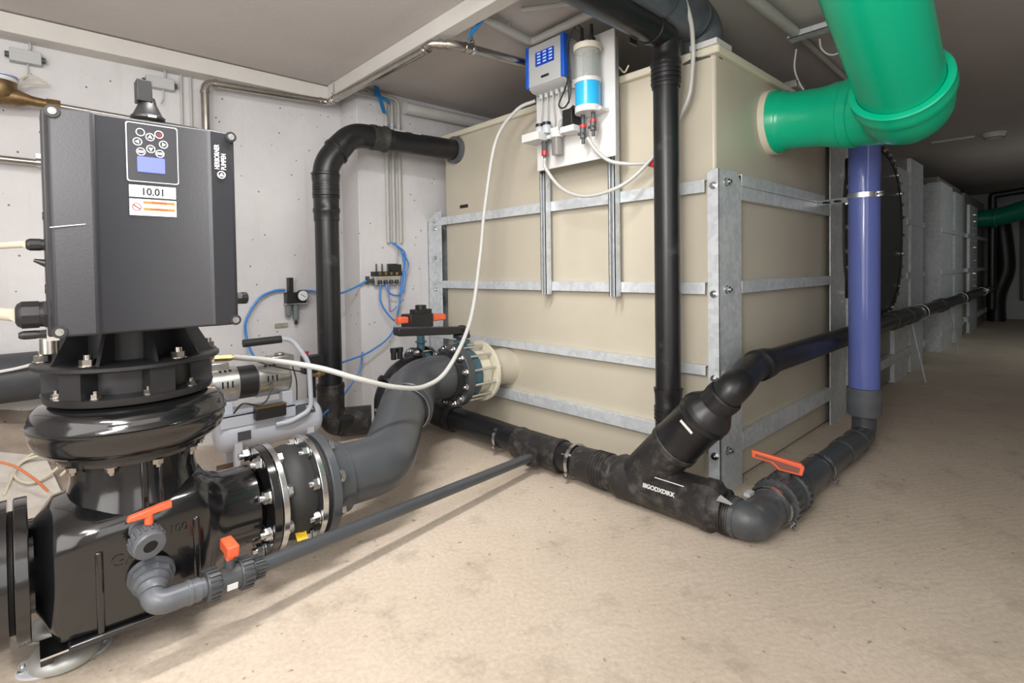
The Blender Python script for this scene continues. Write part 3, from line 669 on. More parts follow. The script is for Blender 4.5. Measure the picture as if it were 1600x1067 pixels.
g = T('sight_pipe', (.29, 1.34, .17), 'translucent blue-violet vertical pipe standing at the right of the tank', 'pipe')
O('blue_tube', MB().lathe((.29, 1.34, .35), (0, 0, 1), [(0, .076), (0, .083), (1.65, .083), (1.65, .076)], 48, closed=True), M_blue, g)
O('water_core', MB().cyl((.29, 1.34, .36), (.29, 1.34, 1.98), .070, seg=40), mat('violet_haze', (.22, .21, .44), .5), g)
O('grey_coupling', MB().lathe((.29, 1.34, .21), (0, 0, 1), [(0, .07), (0, .088), (.012, .093), (.17, .093), (.175, .08)], 44), M_pvcl, g, label='grey coupling')
cl = clamp(g, (.29, 1.34, 1.575), (0, 0, 1), .084, .03, ear=(.93, -.35, 0))
O('clamp_arm', MB().obox((.10, 1.42, 1.565), (.13, -.045, 0), (.003, .006, 0), (0, 0, .017)), M_zinc, g)
mb = MB()
for k in range(2): mb.obox((.06+.07*k, 1.42-.024*k, 1.563), (.013, -.0045, 0), (.004, .0105, 0), (0, 0, .006))
O('arm_slot', mb, M_hole, g)
# green ventilation / overflow pipe
g = T('green_pipe', (.35, .5, 1.8), 'large bright green pipe leaving the tank side and elbowing up towards the viewer', 'pipe')
GZ, GY = 1.985, .73
dS = (V((.36, .70, 1.945))-V((0, GY, GZ))).normalized()
O('stub', MB().lathe((-.02, GY, GZ), dS, [(0, .14), (0, .178), (.035, .178), (.045, .172), (.07, .172), (.08, .165), (.10, .156), (.25, .156), (.30, .162), (.34, .172), (.40, .172)], 64), M_green, g)
O('tank_collar', MB().ring((-.035, GY, GZ), (1, 0, 0), .15, .186, .035, 64), M_rim, g, label='off-white tank collar')
E0 = V((.36, .70, 1.945)); E1 = V((.585, .68, 1.915)); E2 = V((.668, .24, 1.893))
dS = (E0-V((0, GY, GZ))).normalized(); dE = (V((.678, -.24, 2.106))-E2).normalized()
O('elbow', MB().tube(fil([E0-dS*.02, E1, E2-dE*.12, E2], [.20, .1], 18), .170, 64), M_green, g)
mb = MB().band(E0, dS, .170, .05, .010)
mb.lathe(E2-dE*.04, dE, [(0, .16), (0, .180), (.012, .184), (.04, .184), (.06, .178), (.08, .182), (.085, .176), (.085, .155)], 64, closed=True)
O('socket_collar', mb, M_green, g)
O('rising_pipe', MB().cyl(E2-dE*.05, E2+dE*1.35, .153, seg=64), M_green, g)

# far green pipe and black pipes at the end of the aisle
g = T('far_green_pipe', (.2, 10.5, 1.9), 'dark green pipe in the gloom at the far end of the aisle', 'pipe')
O('pipe', MB().tube(fil([(-.2, 10.2, 1.93), (.25, 10.2, 1.93), (.75, 10.1, 2.1)], .2, 10), .155, 32).band((.18, 10.2, 1.93), (1, 0, 0), .155, .05, .02), mat('shaded_green_polypropylene', (.0, .16, .10), .35), g)  # darker copy of the pipe green, gloom painted into it
g = T('far_black_pipe', (.2, 10.8, 0), 'black pipes rising and looping under the ceiling at the far end of the aisle', 'pipe')
O('pipe', MB().tube(fil([(.14, 10.6, .3), (.14, 10.6, 2.3), (.14, 10.6, 2.36), (.9, 10.6, 2.44)], .1), .06, 20).tube(crv([(.15, 11.7, 2.1), (.22, 11.7, 1.5), (.24, 11.7, 1.0), (.12, 11.7, .5), (.12, 11.7, .0)]), .14, 16), M_blackp, g)

# ------------------------------------------------------------------ PVC drain line from pump to tee
g = T('drain_pipe', (-.7, -1.3, 0), 'slim grey pipe crossing the floor from the pump casing to the tee, with orange-handled valve', 'pipe')
u0 = V((-.70, -2.31, .25)); u1 = V((-.585, -2.315, .205))
mb = MB().cyl((-.69, -2.30, .252), (-.675, -2.302, .246), .062, seg=40).cyl((-.675, -2.302, .246), (-.655, -2.304, .238), .056, seg=10).lathe((-.66, -2.304, .24), (.10, -.01, -.04), [(0, .05), (.012, .048), (.02, .04), (.03, .042), (.04, .036), (.05, .034)], 40)
O('wall_union', mb, M_pvcl, g, label='lighter grey screwed union')
e_ = V((-.585, -2.312, .205))
s0 = V((-.66, -2.306, .238)); dl = V((-.16, 1.80, -.105)).normalized()
O('elbow', MB().tube(fil([s0, e_, e_+dl*.12], .045, 10), .033, 32), M_pvcl, g)
O('elbow_socket', MB().band(e_+dl*.085, dl, .033, .012, .0025).cyl(e_+dl*.10, e_+dl*.16, .029, seg=28), M_pvcl, g)
n0 = e_+dl*.135
O('union_nut', ribbed_nut(MB(), n0, dl, .045, .04, 20), M_pvcd, g)
O('valve_body', MB().cyl(n0+dl*.02, n0+dl*.13, .036, seg=32).cyl(n0+dl*.075+V((0, 0, .03)), n0+dl*.075+V((0, 0, .062)), .016, seg=16), M_dgrey, g)
O('valve_label', MB().obox(n0+dl*.072+V((.0345, 0, -.012)), V((.0015, 0, 0)), dl*.016, V((.002, 0, .010))), M_label, g, label='small white label')
O('union_nut', ribbed_nut(MB(), n0+dl*.10, dl, .045, .04, 20), M_pvcd, g)
O('pipe_socket', ribbed_nut(MB(), n0+dl*.145, dl, .030, .035, 20), M_pvcd, g)
h0 = n0+dl*.075+V((0, 0, .085))
mb = MB().prism([h0+V((.045, -.016, .03)), h0+V((.045, .02, .03)), h0+V((.03, .022, -.012)), h0+V((.03, -.014, -.012))], V((-.09, 0, .0)))
mb.obox(h0+V((0, 0, -.015)), (.014, 0, 0), (0, .012, 0), (0, 0, .018))
O('orange_handle', mb, M_orange, g, bev=.006)
O('pipe', MB().cyl(n0+dl*.13, (-.862, -.462, .100), .0245, seg=28), M_pvc, g)

g = T('drain_tap', (-.64, -2.29, .33), 'short capped grey tap with orange lever sticking out of the pump casing', 'valve')
a0 = V((-.70, -2.33, .40)); da = V((.9, .16, -.28)).normalized()
O('stem', MB().cyl(a0, a0+da*.07, .024, seg=24).lathe(a0+da*.01, da, [(0, .024), (.002, .028), (.01, .028), (.012, .024)], 24), M_pvcl, g)
mb = MB().lathe(a0+da*.055, da, [(0, .03), (.004, .042), (.012, .044), (.045, .044), (.05, .040), (.05, .019), (.02, .018)], 36)
q = ribbed_nut(mb, a0+da*.058, da, .043, .032, 18)
O('open_nut', q, M_pvcl, g)
O('bore', MB().cyl(a0+da*.05, a0+da*.104, .019, seg=24), M_hole, g)
h0 = V((-.645, -2.31, .462))
mb = MB().prism([h0+V((0, -.055, -.016)), h0+V((.0, -.05, -.002)), h0+V((0, .03, .012)), h0+V((0, .058, .014)), h0+V((0, .058, -.005)), h0+V((0, .01, -.010)), h0+V((0, -.0, -.016))], (.022, 0, 0)).cyl(h0+V((.01, .0, -.04)), h0+V((.01, 0, -.005)), .012, seg=14)
O('orange_handle', mb, M_orange, g, bev=.003)

# ------------------------------------------------------------------ circulation pump
AX, AY = -.90, -2.305
pump = T('circulation_pump', (AX, AY, 0), 'big black circulation pump with boxy control unit and keypad on top', 'pump')
# casing
def sec(y, hw, z0, z1, p, roof=0, n=56, cx=AX):
    q = []
    for i in range(n):
        a = 2*PI*i/n; c, s_ = math.cos(a), math.sin(a)
        x = hw*math.copysign(abs(c)**(2/p), c); z = (z0+z1)/2+(z1-z0)/2*math.copysign(abs(s_)**(2/p), s_)
        if s_ > 0: z += roof*max(0, 1-(abs(x)/hw)**1.6)
        q.append((cx+x, y, z))
    return q
secs = [sec(-2.60, .13, .16, .42, 2), sec(-2.565, .13, .16, .42, 2), sec(-2.55, .145, .14, .415, 2.6, .02), sec(-2.532, .185, .12, .415, 4.5, .04), sec(-2.515, .20, .112, .418, 8, .06), sec(-2.42, .206, .11, .428, 10, .075), sec(-2.30, .210, .11, .436, 10, .08), sec(-2.17, .206, .11, .446, 10, .07),
        sec(-2.13, .19, .12, .446, 6, .05), sec(-2.10, .155, .14, .435, 3, .02), sec(-2.05, .142, .15, .43, 2), sec(-1.95, .14, .15, .43, 2)]
cas = O('casing', MB().loft(secs), M_cast, pump, ang=50)
mb = MB().lathe((AX, AY, .42), (0, 0, 1), [(0, .20), (.03, .19), (.06, .18), (.10, .172), (.175, .170)], 56)
O('casing_neck', mb, M_cast, pump)
mb = MB()
mb.prism([(AX+.20, -2.315, .43), (AX+.185, -2.315, .595), (AX+.14, -2.315, .595), (AX+.15, -2.315, .42)], (0, .018, 0))
mb.prism([(AX+.20, -2.27, .43), (AX+.185, -2.27, .595), (AX+.14, -2.27, .595), (AX+.15, -2.27, .42)], (0, .012, 0))
O('casing_rib', mb, M_cast, pump, bev=.004)
mb = MB().box(AX+.17, AX+.211, -2.435, -2.415, .12, .36).box(AX+.17, AX+.211, -2.185, -2.165, .12, .38)
mb.box(AX-.19, AX+.214, -2.50, -2.14, .104, .122)
O('casing_web', mb, M_cast, pump, bev=.006)
TXT('cast_mark', 'GAZ', .05, (AX+.209, -2.40, .30), (0, 1, 0), (0, 0, 1), M_cast, cas, ext=.0025, label='raised cast letters')
TXT('cast_mark', '100', .035, (AX+.209, -2.25, .35), (0, 1, 0), (0, 0, 1), M_cast, cas, ext=.0025)
# flanges
sf = O('suction_flange', MB().ring((AX, -2.607, .29), (0, 1, 0), .11, .205, .032, 64), M_cast, pump, bev=.003)
df = O('discharge_flange', MB().ring((AX, -1.928, .29), (0, 1, 0), .12, .205, .030, 64), M_cast, pump, bev=.003)
# volute
vol = O('volute', MB().lathe((AX, AY, .618), (0, 0, 1), [(0, .18), (.001, .225), (.008, .246), (.025, .262), (.055, .269), (.074, .270), (.077, .275), (.083, .275), (.086, .269), (.108, .266), (.126, .258), (.140, .240), (.146, .21), (.155, .20)], 80), M_cast, pump, ang=60)
lf = O('lower_flange', MB().lathe((AX, AY, .588), (0, 0, 1), [(0, .14), (0, .202), (.012, .204), (.014, .212), (.030, .212), (.032, .18)], 64), M_cast, pump)
for k in range(10):
    a = 2*PI*(k+.3)/10; bolt(lf, (AX+.190*math.cos(a), AY+.190*math.sin(a), .588), (0, 0, -1), r=.010, m_=M_steel)
ad = MB().lathe((AX, AY, .768), (0, 0, 1), [(0, .19), (.004, .228), (.026, .235), (.028, .2), (.030, .175), (.11, .175)], 64)
ad.lathe((AX, AY, .874), (0, 0, 1), [(0, .16), (0, .25), (.004, .256), (.014, .256), (.018, .25), (.02, .15)], 72)
for k in range(6):
    a = math.radians(12+60*k); c, s_ = math.cos(a), math.sin(a); t_ = V((-s_, c, 0))
    ad.obox((AX+.20*c, AY+.20*s_, .835), V((c, s_, 0))*.03, t_*.035, (0, 0, .042))
la = O('lantern', ad, M_iron, pump)
for k in range(10):
    a = 2*PI*(k+.1)/10; bolt(la, (AX+.212*math.cos(a), AY+.212*math.sin(a), .795), (0, 0, 1), r=.009, m_=M_steel)
mb = MB().cyl((AX, AY, .885), (AX, AY, 1.54), .135, seg=56)
for k in range(10):
    a = math.radians(8+36*k); c, s_ = math.cos(a), math.sin(a); t_ = V((-s_, c, 0))
    q = [V((AX, AY, .892))+V((c, s_, 0))*.12, V((AX, AY, .892))+V((c, s_, 0))*.235, V((AX, AY, 1.04))+V((c, s_, 0))*.155, V((AX, AY, 1.04))+V((c, s_, 0))*.12]
    mb.prism([p-t_*.005 for p in q], t_*.010)
mo = O('motor', mb, M_iron, pump)
for k in range(6):
    a = math.radians(25+60*k); bolt(mo, (AX+.225*math.cos(a), AY+.225*math.sin(a), .894), (0, 0, 1), r=.013, m_=M_steel)
# drive box
FX = -.5
y0, y1, z0, z1 = -2.517, -2.080, 1.0, 1.572
fA, fB = -2.425, -2.160
prof = [(-.78, y0+.03), (-.78, y1-.03), (-.60, y1), (FX-.03, y1), (FX-.012, y1-.006), (FX-.002, fB+.01), (FX-.008, fB), (FX-.008, fA+.012), (FX, fA), (FX-.012, y0+.006), (FX-.03, y0), (-.60, y0)]
dv = O('drive_housing', MB().prism([(x, y, z0) for x, y in prof], (0, 0, z1-z0)), M_drive, pump, bev=.006, label='boxy anthracite control housing')
O('back_plate', MB().box(-.66, -.57, y0-.006, y1+.006, z0-.002, z1+.004), M_iron, pump, bev=.004)
for (y, z) in ((-2.503, 1.558), (-2.094, 1.558), (-2.503, 1.014), (-2.094, 1.014)):
    O('screw_boss', MB().cyl((FX-.03, y, z), (FX-.004, y, z), .0155, seg=24), M_iron, dv)
    O('screw', MB().cyl((FX-.01, y, z), (FX-.001, y, z), .009, seg=20), mat('dull_steel', (.34, .33, .31), .5, .7, noise=.4, nscale=60), dv)
KX = FX-.0078
def rrect(ya, yb, za, zb, x, r=.006, n=5):
    q = []
    for cy, cz, a0 in ((yb-r, zb-r, 0), (ya+r, zb-r, 90), (ya+r, za+r, 180), (yb-r, za+r, 270)):
        for k in range(n+1):
            a = math.radians(a0+90*k/n); q.append((x, cy+r*math.cos(a), cz+r*math.sin(a)))
    return q
kp = O('keypad_frame', MB().prism(rrect(-2.354, -2.233, 1.403, 1.561, KX), (.0010, 0, 0)), M_print, dv, label='white keypad outline')
O('keypad', MB().prism(rrect(-2.3515, -2.2355, 1.4055, 1.5585, KX), (.0022, 0, 0)), M_keypad, dv)
sc = O('display', MB().prism(rrect(-2.330, -2.266, 1.430, 1.471, KX, .002), (.0036, 0, 0)), M_panel, dv, label='glowing blue display')
keys = [(-2.321, 1.536, 'g'), (-2.299, 1.526, 'u'), (-2.278, 1.536, 'r'), (-2.328, 1.510, 'l'), (-2.268, 1.510, 'R'), (-2.321, 1.484, 'b'), (-2.298, 1.494, 'd'), (-2.277, 1.484, 'b')]
for y, z, k in keys:
    kb = O('key', MB().ring((KX+.002, y, z), (1, 0, 0), .0085, .0107, .0012, 28), M_print, dv)
    mm_ = M_print; x = KX+.0022
    if k in 'udlR':
        rot = {'u': 0, 'd': PI, 'l': PI/2, 'R': -PI/2}[k]; q = []
        for a in (0, 2*PI/3, 4*PI/3): q.append((x, y-.0065*math.sin(a+rot), z+.0065*math.cos(a+rot)))
        O('key_symbol', MB().prism(q, (.001, 0, 0)), M_print, kb)
    elif k == 'b': O('key_symbol', MB().box(x, x+.001, y-.0065, y+.0065, z-.0032, z+.0032), M_print, kb)
    elif k == 'g': TXT('key_symbol', 'I', .011, (x, y-.001, z-.004), (0, 1, 0), (0, 0, 1), mat('grey_green_ink', (.06, .12, .10), .5), kb)
    else: TXT('key_symbol', 'O', .011, (x, y-.004, z-.004), (0, 1, 0), (0, 0, 1), mat('dark_red_ink', (.35, .02, .04), .5), kb, bold=.0006)
O('number_plate', MB().box(KX, KX+.0015, -2.350, -2.241, 1.362, 1.394), M_label, dv, bev=.0005)
O('number_plate_field', MB().box(KX+.0014, KX+.0019, -2.343, -2.248, 1.365, 1.391), M_labelb, dv)
TXT('number_text', '10.01', .027, (KX+.0021, -2.2955, 1.3685), (0, 1, 0), (0, 0, 1), M_ink, dv, 'CENTER', bold=.0006, sx=.95, label='printed 10.01')
O('warning_sticker', MB().box(KX, KX+.0015, -2.350, -2.241, 1.313, 1.357), M_label, dv)
mb = MB()
for z in (1.348, 1.330): mb.box(KX+.0014, KX+.002, -2.319, -2.245, z-.003, z+.004)
O('warning_bar', mb, M_orlab, dv, label='orange warning bars')
TXT('warning_text', 'WARNING', .0075, (KX+.0021, -2.282, 1.3465), (0, 1, 0), (0, 0, 1), M_ink, dv, 'CENTER', ext=.0003)
TXT('warning_text', 'WARNUNG', .0075, (KX+.0021, -2.282, 1.3285), (0, 1, 0), (0, 0, 1), M_ink, dv, 'CENTER', ext=.0003)
mb = MB()
for z in (1.342, 1.339, 1.3245, 1.3215, 1.3185): mb.box(KX+.0014, KX+.0018, -2.319, -2.247-random.random()*.012, z-.0005, z+.0005)
O('fine_print', mb, M_dgrey, dv)
O('warning_symbol', MB().ring((KX+.0014, -2.334, 1.335), (1, 0, 0), .0085, .0107, .0006, 28).obox((KX+.0018, -2.334, 1.335), (.0003, 0, 0), (0, .007, -.005), (0, .001, .0013)), mat('dark_red_ink2', (.25, .03, .03), .5), dv)
sx_ = FX-.0018
TXT('brand_text', 'HERBORNER', .0185, (FX-.0035, -2.128, 1.458), (0, 0, 1), (0, -1, 0), M_print, dv, bold=.0004, sx=.68, label='white vertical lettering')
TXT('brand_text', 'PUMPEN', .0185, (FX-.0045, -2.110, 1.458), (0, 0, 1), (0, -1, 0), M_print, dv, bold=.0004, sx=.68)
O('brand_emblem', MB().ring((FX-.006, -2.123, 1.443), (1, 0, -.0), .0085, .0112, .004, 28).prism([(FX-.004, -2.129, 1.4385), (FX-.004, -2.117, 1.4385), (FX-.004, -2.117, 1.441), (FX-.004, -2.123, 1.449), (FX-.004, -2.129, 1.441)], (.002, 0, 0)), M_print, dv, label='round white arrow emblem')
mb = MB().tube([(FX+.0005, -2.515, 1.272), (FX+.0005, -2.485, 1.277), (FX+.0005, -2.445, 1.283)], .0012, 6)
O('scratch', mb, M_print, dv, label='pale scratch on the housing')
# cable glands
def gland(parent, p, d, r, L, m_=None):
    d = V(d); p = V(p); mb = MB().cyl(p, p+d*L*.35, r, seg=6).cyl(p+d*L*.35, p+d*L*.45, r*.86, seg=24).cyl(p+d*L*.45, p+d*L*.85, r*.95, seg=10).lathe(p+d*L*.85, d, [(0, r*.9), (L*.1, r*.75), (L*.15, r*.5)], 20)
    return O('cable_gland', mb, m_ or M_blackp, parent)
gland(pump, (-.62, -2.505, 1.235), (0, -1, 0), .017, .055); gland(pump, (-.62, -2.500, 1.055), (0, -1, 0), .038, .085); gland(pump, (-.64, -2.052+.0, 1.073), (0, 1, 0), .021, .035)
gland(pump, (-.62, -2.515, 1.003), (0, -1, 0), .012, .065)
O('fitting', MB().box(-.66, -.60, -2.525, -2.50, .985, 1.02).cyl((-.63, -2.52, .99), (-.63, -2.52, .95), .02, seg=12), M_steel, pump)
O('side_knob', MB().cyl((-.62, -2.515, 1.185), (-.62, -2.545, 1.195), .012, .004, seg=14).cyl((-.62, -2.515, 1.31), (-.62, -2.525, 1.31), .01, seg=12).cyl((-.62, -2.515, 1.12), (-.62, -2.525, 1.12), .012, seg=12).cyl((-.60, -2.08, 1.40), (-.60, -2.065, 1.395), .009, seg=12), M_blackp, pump)
O('lifting_boss', MB().box(-.70, -.56, -2.47, -2.44, 1.572, 1.58).box(-.70, -.56, -2.26, -2.17, 1.572, 1.58), M_iron, pump)
# plug above housing
O('pressure_sensor', MB().cyl((-.74, -2.265, 1.54), (-.74, -2.265, 1.612), .036, seg=8).cyl((-.74, -2.265, 1.612), (-.74, -2.265, 1.622), .030, seg=24), M_brass, pump, label='brass sensor nut')
O('sensor_plug', MB().lathe((-.74, -2.265, 1.622), (0, 0, 1), [(0, .040), (.008, .046), (.016, .046), (.02, .04), (.055, .024), (.075, .020), (.075, .01)], 28).box(-.765, -.715, -2.295, -2.255, 1.68, 1.745), M_blackp, pump, bev=.002)
O('plug_print', MB().box(-.694, -.6935, -2.272, -2.250, 1.629, 1.635), M_print, pump)
# feet
mb = MB().box(AX+.0, AX+.10, -2.555, -2.43, .078, .13).prism([(AX+.10, -2.56, .10), (AX+.21, -2.56, .10), (AX+.21, -2.44, .115), (AX+.10, -2.44, .115)], (0, 0, .012))
for fx, fy in ((-.855, -2.50), (-1.05, -2.50), (-.95, -2.13)):
    fr = O('foot_mount', MB().lathe((fx, fy, .008), (0, 0, 1), [(0, .088), (.01, .09), (.025, .084), (.04, .068), (.052, .035), (.06, .014), (.12, .014)], 44), mat('satin_zinc', (.50, .51, .50), .4, .6, noise=.15, nscale=10), pump, label='zinc dome levelling foot')
    q = []
    for i in range(28):
        a = 2*PI*i/28; q.append((fx-.01+.075*math.cos(a), fy+.115*math.copysign(abs(math.sin(a))**.9, math.sin(a)), 0))
    O('foot_plate', MB().prism(q, (0, 0, .007)), M_galv, pump)
    bolt(pump, (fx-.01, fy+.095, .007), (0, 0, 1), r=.008); bolt(pump, (fx-.01, fy-.098, .007), (0, 0, 1), r=.008)
    O('foot_bracket', MB().box(fx-.06, fx+.06, fy-.03, fy+.05, .095, .118), M_cast, pump, bev=.003)
O('foot_block', MB().box(-.80, -.755, -2.56, -2.53, .055, .104), M_cast, pump, bev=.003)
O('angle_bracket', MB().box(-.80, -.70, -2.56, -2.43, .104, .110), M_zinc, pump)

g = T('suction_pipe', (AX, -2.9, .1), 'black flanged pipe end bolted to the left side of the pump', 'pipe')
O('flange', MB().ring((AX, -2.650, .29), (0, 1, 0), .10, .205, .03, 64), M_cast, g)
O('pipe', MB().cyl((AX, -3.6, .29), (AX, -2.64, .29), .135, seg=40), M_cast, g)
O('gasket', MB().ring((AX, -2.619, .29), (0, 1, 0), .10, .17, .010), M_rubber, g)

# ------------------------------------------------------------------ compressor
CX, CZ = -2.0, .262
cp = T('air_compressor', (CX, -1.5, .1), 'small grey air compressor with silver twin motor and black carry handle', 'compressor')
O('air_tank', MB().lathe((CX, -1.80, CZ), (0, 1, 0), [(0, .03), (.008, .07), (.03, .098), (.06, .108), (.55, .108), (.58, .098), (.60, .07), (.608, .03)], 48), M_compr, cp, ang=60)
mb = MB()
for y in (-1.70, -1.29):
    for x in (-.085, .085): mb.box(CX+x-.018, CX+x+.018, y-.02, y+.02, .07, CZ-.04)
O('foot', mb, M_compr, cp)
O('foot_pad', MB().cyl((CX+.085, -1.70, .05), (CX+.085, -1.70, .08), .025, seg=16).cyl((CX+.085, -1.29, .05), (CX+.085, -1.29, .08), .025, seg=16), M_rubber, cp)
O('motor_base', MB().box(CX-.09, CX+.105, -1.79, -1.37, .368, .381).box(CX+.09, CX+.105, -1.79, -1.38, .31, .381), M_compr, cp, bev=.003)
O('motor_bracket', MB().box(CX+.03, CX+.09, -1.785, -1.72, .381, .45).box(CX+.03, CX+.09, -1.45, -1.39, .381, .46), M_compr, cp, bev=.003)
MZ = .535
O('motor_end', MB().lathe((CX, -1.83, MZ), (0, 1, 0), [(0, .05), (.0, .085), (.015, .098), (.15, .098), (.155, .09)], 44), M_alu, cp)
O('motor_end', MB().lathe((CX, -1.58, MZ), (0, 1, 0), [(0, .09), (.005, .098), (.17, .098), (.19, .085), (.19, .05)], 44), M_alu, cp)
O('stator', MB().cyl((CX, -1.68, MZ), (CX, -1.57, MZ), .092, seg=44), M_blackp, cp, label='black ribbed stator band')
mb = MB()
for yy in (-1.77, -1.745, -1.72, -1.53, -1.505, -1.48):
    for aa in (8,): 
        a = math.radians(aa); mb.obox((CX+.098*math.cos(a), yy, MZ+.098*math.sin(a)), (.001, 0, 0), (0, .004, 0), (0, 0, .018))
    a = math.radians(58); mb.obox((CX+.0985*math.cos(a), yy, MZ+.0985*math.sin(a)), V((math.cos(a), 0, math.sin(a)))*.001, (0, .007, 0), V((-math.sin(a), 0, math.cos(a)))*.008)
O('cooling_slot', mb, M_hole, cp)
O('cylinder_head', MB().box(CX-.05, CX+.05, -1.50, -1.36, .62, .665).box(CX-.05, CX+.04, -1.82, -1.72, .62, .665).cyl((CX, -1.43, .665), (CX, -1.43, .68), .03, seg=16), M_alu, cp, bev=.006)
mb = MB().box(CX+.10, CX+.15, -1.62, -1.45, .335, .405)
cap = O('capacitor_box', mb, M_blackp, cp, bev=.006)
O('box_edge', MB().box(CX+.102, CX+.150, -1.622, -1.448, .405, .409).box(CX+.150, CX+.152, -1.622, -1.448, .40, .409), M_brass, cap, label='brassy upper edge')
hb_ = fil([(CX+.06, -1.64, .762), (CX+.06, -1.38, .766), (CX+.12, -1.30, .62), (CX+.14, -1.30, .34), (CX+.13, -1.42, .29), (CX+.115, -1.50, .287)], .05, 8)
O('handle_tube', MB().tube(hb_, .0145, 18), M_compr, cp)
O('handle_grip', MB().cyl((CX+.06, -1.65, .762), (CX+.06, -1.44, .766), .022, .022, seg=20), M_rubber, cp, label='black foam grip')
O('pressure_switch', MB().box(CX-.09, CX-.02, -1.27, -1.15, .52, .63).box(CX-.07, CX-.04, -1.24, -1.19, .36, .52), M_blackp, cp, bev=.004)
O('switch_knob', MB().cyl((CX-.05, -1.245, .63), (CX-.05, -1.245, .66), .010, .016, seg=16), M_red, cp, label='red knob')
O('brass_outlet', MB().cyl((CX-.03, -1.22, .51), (CX-.03, -1.14, .51), .014, seg=12).cyl((CX-.03, -1.19, .51), (CX-.03, -1.17, .51), .02, seg=6), M_brass, cp)
O('outlet_tap', MB().cyl((CX-.03, -1.14, .515), (CX-.03, -1.10, .52), .014, seg=12), M_blackp, cp)
O('rating_plate', MB().obox((CX+.085, -1.32, CZ+.077), V((.7, 0, -.7))*.032, (0, .06, 0), V((.7, 0, .7))*.0015), M_dgrey, cp, label='dark rating plate')
O('plate_print', MB().obox((CX+.0865, -1.29, CZ+.0785), V((.7, 0, -.7))*.018, (0, .018, 0), V((.7, 0, .7))*.0015), M_greyp, cp)
O('sticker', MB().obox((CX+.108, -1.67, CZ-.005), (.001, 0, 0), (0, .035, 0), (0, 0, .025)), M_dgrey, cp)
O('motor_cable', MB().tube(crv([(CX+.095, -1.50, .54), (CX+.14, -1.55, .45), (CX+.14, -1.60, .42), (CX+.13, -1.68, .44), (CX+.1, -1.72, .39)]), .005, 8).tube(crv([(CX+.06, -1.62, .68), (CX+.12, -1.55, .64), (CX+.13, -1.38, .58), (CX+.1, -1.28, .54), (CX+.06, -1.28, .38)]), .004, 8).tube(crv([(CX+.03, -1.38, .64), (CX+.07, -1.36, .52), (CX+.05, -1.35, .39)]), .004, 8), M_blackp, cp)
for ya, yb, lab in ((-1.76, -1.62, 'weathered timber block under the compressor feet nearer the pump'), (-1.35, -1.22, 'weathered timber block under the compressor feet nearer the black wall pipe')):
    O('timber_block', MB().box(CX-.12, CX+.16, ya, yb, 0, .05), mat('weathered_timber', (.22, .13, .07), .8, noise=.4, nscale=20), None, lab, 'timber')
O('hose_tail', MB().cyl((-1.13, -2.0, .815), (-1.12, -1.94, .812), .014, seg=6).cyl((-1.12, -1.95, .812), (-1.115, -1.90, .81), .010, seg=14).cyl((-1.12, -2.02, .815), (-1.12, -2.0, .86), .012, seg=10), M_brass, None, 'brass hose coupling beside the pump lantern at the white hose end', 'fitting')
O('white_hose', MB().tube(crv([(-1.12, -1.93, .812), (-1.02, -1.8, .792), (-.928, -1.65, .754), (-.882, -1.5, .693), (-.899, -1.3, .622), (-.958, -1.1, .587), (-1.03, -.9, .642), (-1.208, -.6, .86), (-1.343, -.4, 1.242), (-1.343, -.35, 1.568), (-1.286, -.3, 1.97), (-1.20, -.2, 2.16), (-1.10, -.13, 2.21)]), .0115, 14), M_hose, None,
  'long milky white hose arching from the dosing board down to the pump', 'hose')

# ------------------------------------------------------------------ dosing board
BY = -.13
bd = O('mounting_board', MB().obox((-.797, BY, 2.11), (.29, 0, 0), (0, .006, 0), (0, 0, .345)), M_white, None, 'upright white mounting board on steel struts in front of the tank', 'board', bev=.003)
for x, lab in ((-1.115, 'left one of the two thin slotted struts carrying the white board'), (-.59, 'right one of the two thin slotted struts, rising beside the white board')):
    top = 1.78 if x < -1 else 2.46
    st_ = T('mounting_strut', (x, -.03, 1.0), lab, 'strut', 'struts behind the dosing board')
    O('channel', MB().box(x-.022, x-.017, -.06, -.005, .99, top).box(x+.017, x+.022, -.06, -.005, .99, top).box(x-.022, x+.022, -.012, -.005, .99, top).box(x-.022, x-.010, -.06, -.056, .99, top).box(x+.010, x+.022, -.06, -.056, .99, top), M_galv, st_)
    O('stand_off', MB().cyl((x, -.06, 1.80), (x+(.05 if x < -1 else -.04), BY+.006, 1.80), .012, seg=10).cyl((x, -.06, 2.30 if x > -1 else 1.77), (x+(.04 if x < -1 else -.03), BY+.006, 2.30 if x > -1 else 1.79), .012, seg=10), M_blackp, st_)
ct = T('controller', (-.89, BY-.08, 2.23), 'grey wall controller with blue side edges and navy display on the white board', 'control unit')
x0, x1 = -1.035, -.762
O('case', MB().prism([(x0, BY-.006, 2.24), (x0, BY-.006, 2.47), (x0, BY-.135, 2.475), (x0, BY-.135, 2.24), (x0, BY-.10, 2.215), (x0, BY-.006, 2.205)], (x1-x0, 0, 0)), M_greyp, ct, bev=.004)
fyp = BY-.137
for x in (x0, x1): O('blue_edge', MB().box(x-.012, x+.012, fyp-.004, BY-.09, 2.236, 2.478), M_blueedge, ct, bev=.003, label='blue edge strip')
ds = O('display', MB().box(-.965, -.825, fyp-.004, fyp+.002, 2.345, 2.425), M_panel2, ct, label='navy display')
for i in range(3):
    mb = MB()
    for j in range(4): mb.box(-.950+.045*i, -.950+.045*i+.025, fyp-.0052, fyp-.003, 2.356+.018*j, 2.364+.018*j)
    O('display_icons', mb, M_icon, ds)
O('badge', MB().sph((-.895, fyp, 2.278), .03, 20, 8, (1, .12, .30)) if False else MB().box(-.925, -.865, fyp-.003, fyp+.002, 2.27, 2.284), M_ink, ct, bev=.004, label='small black badge')
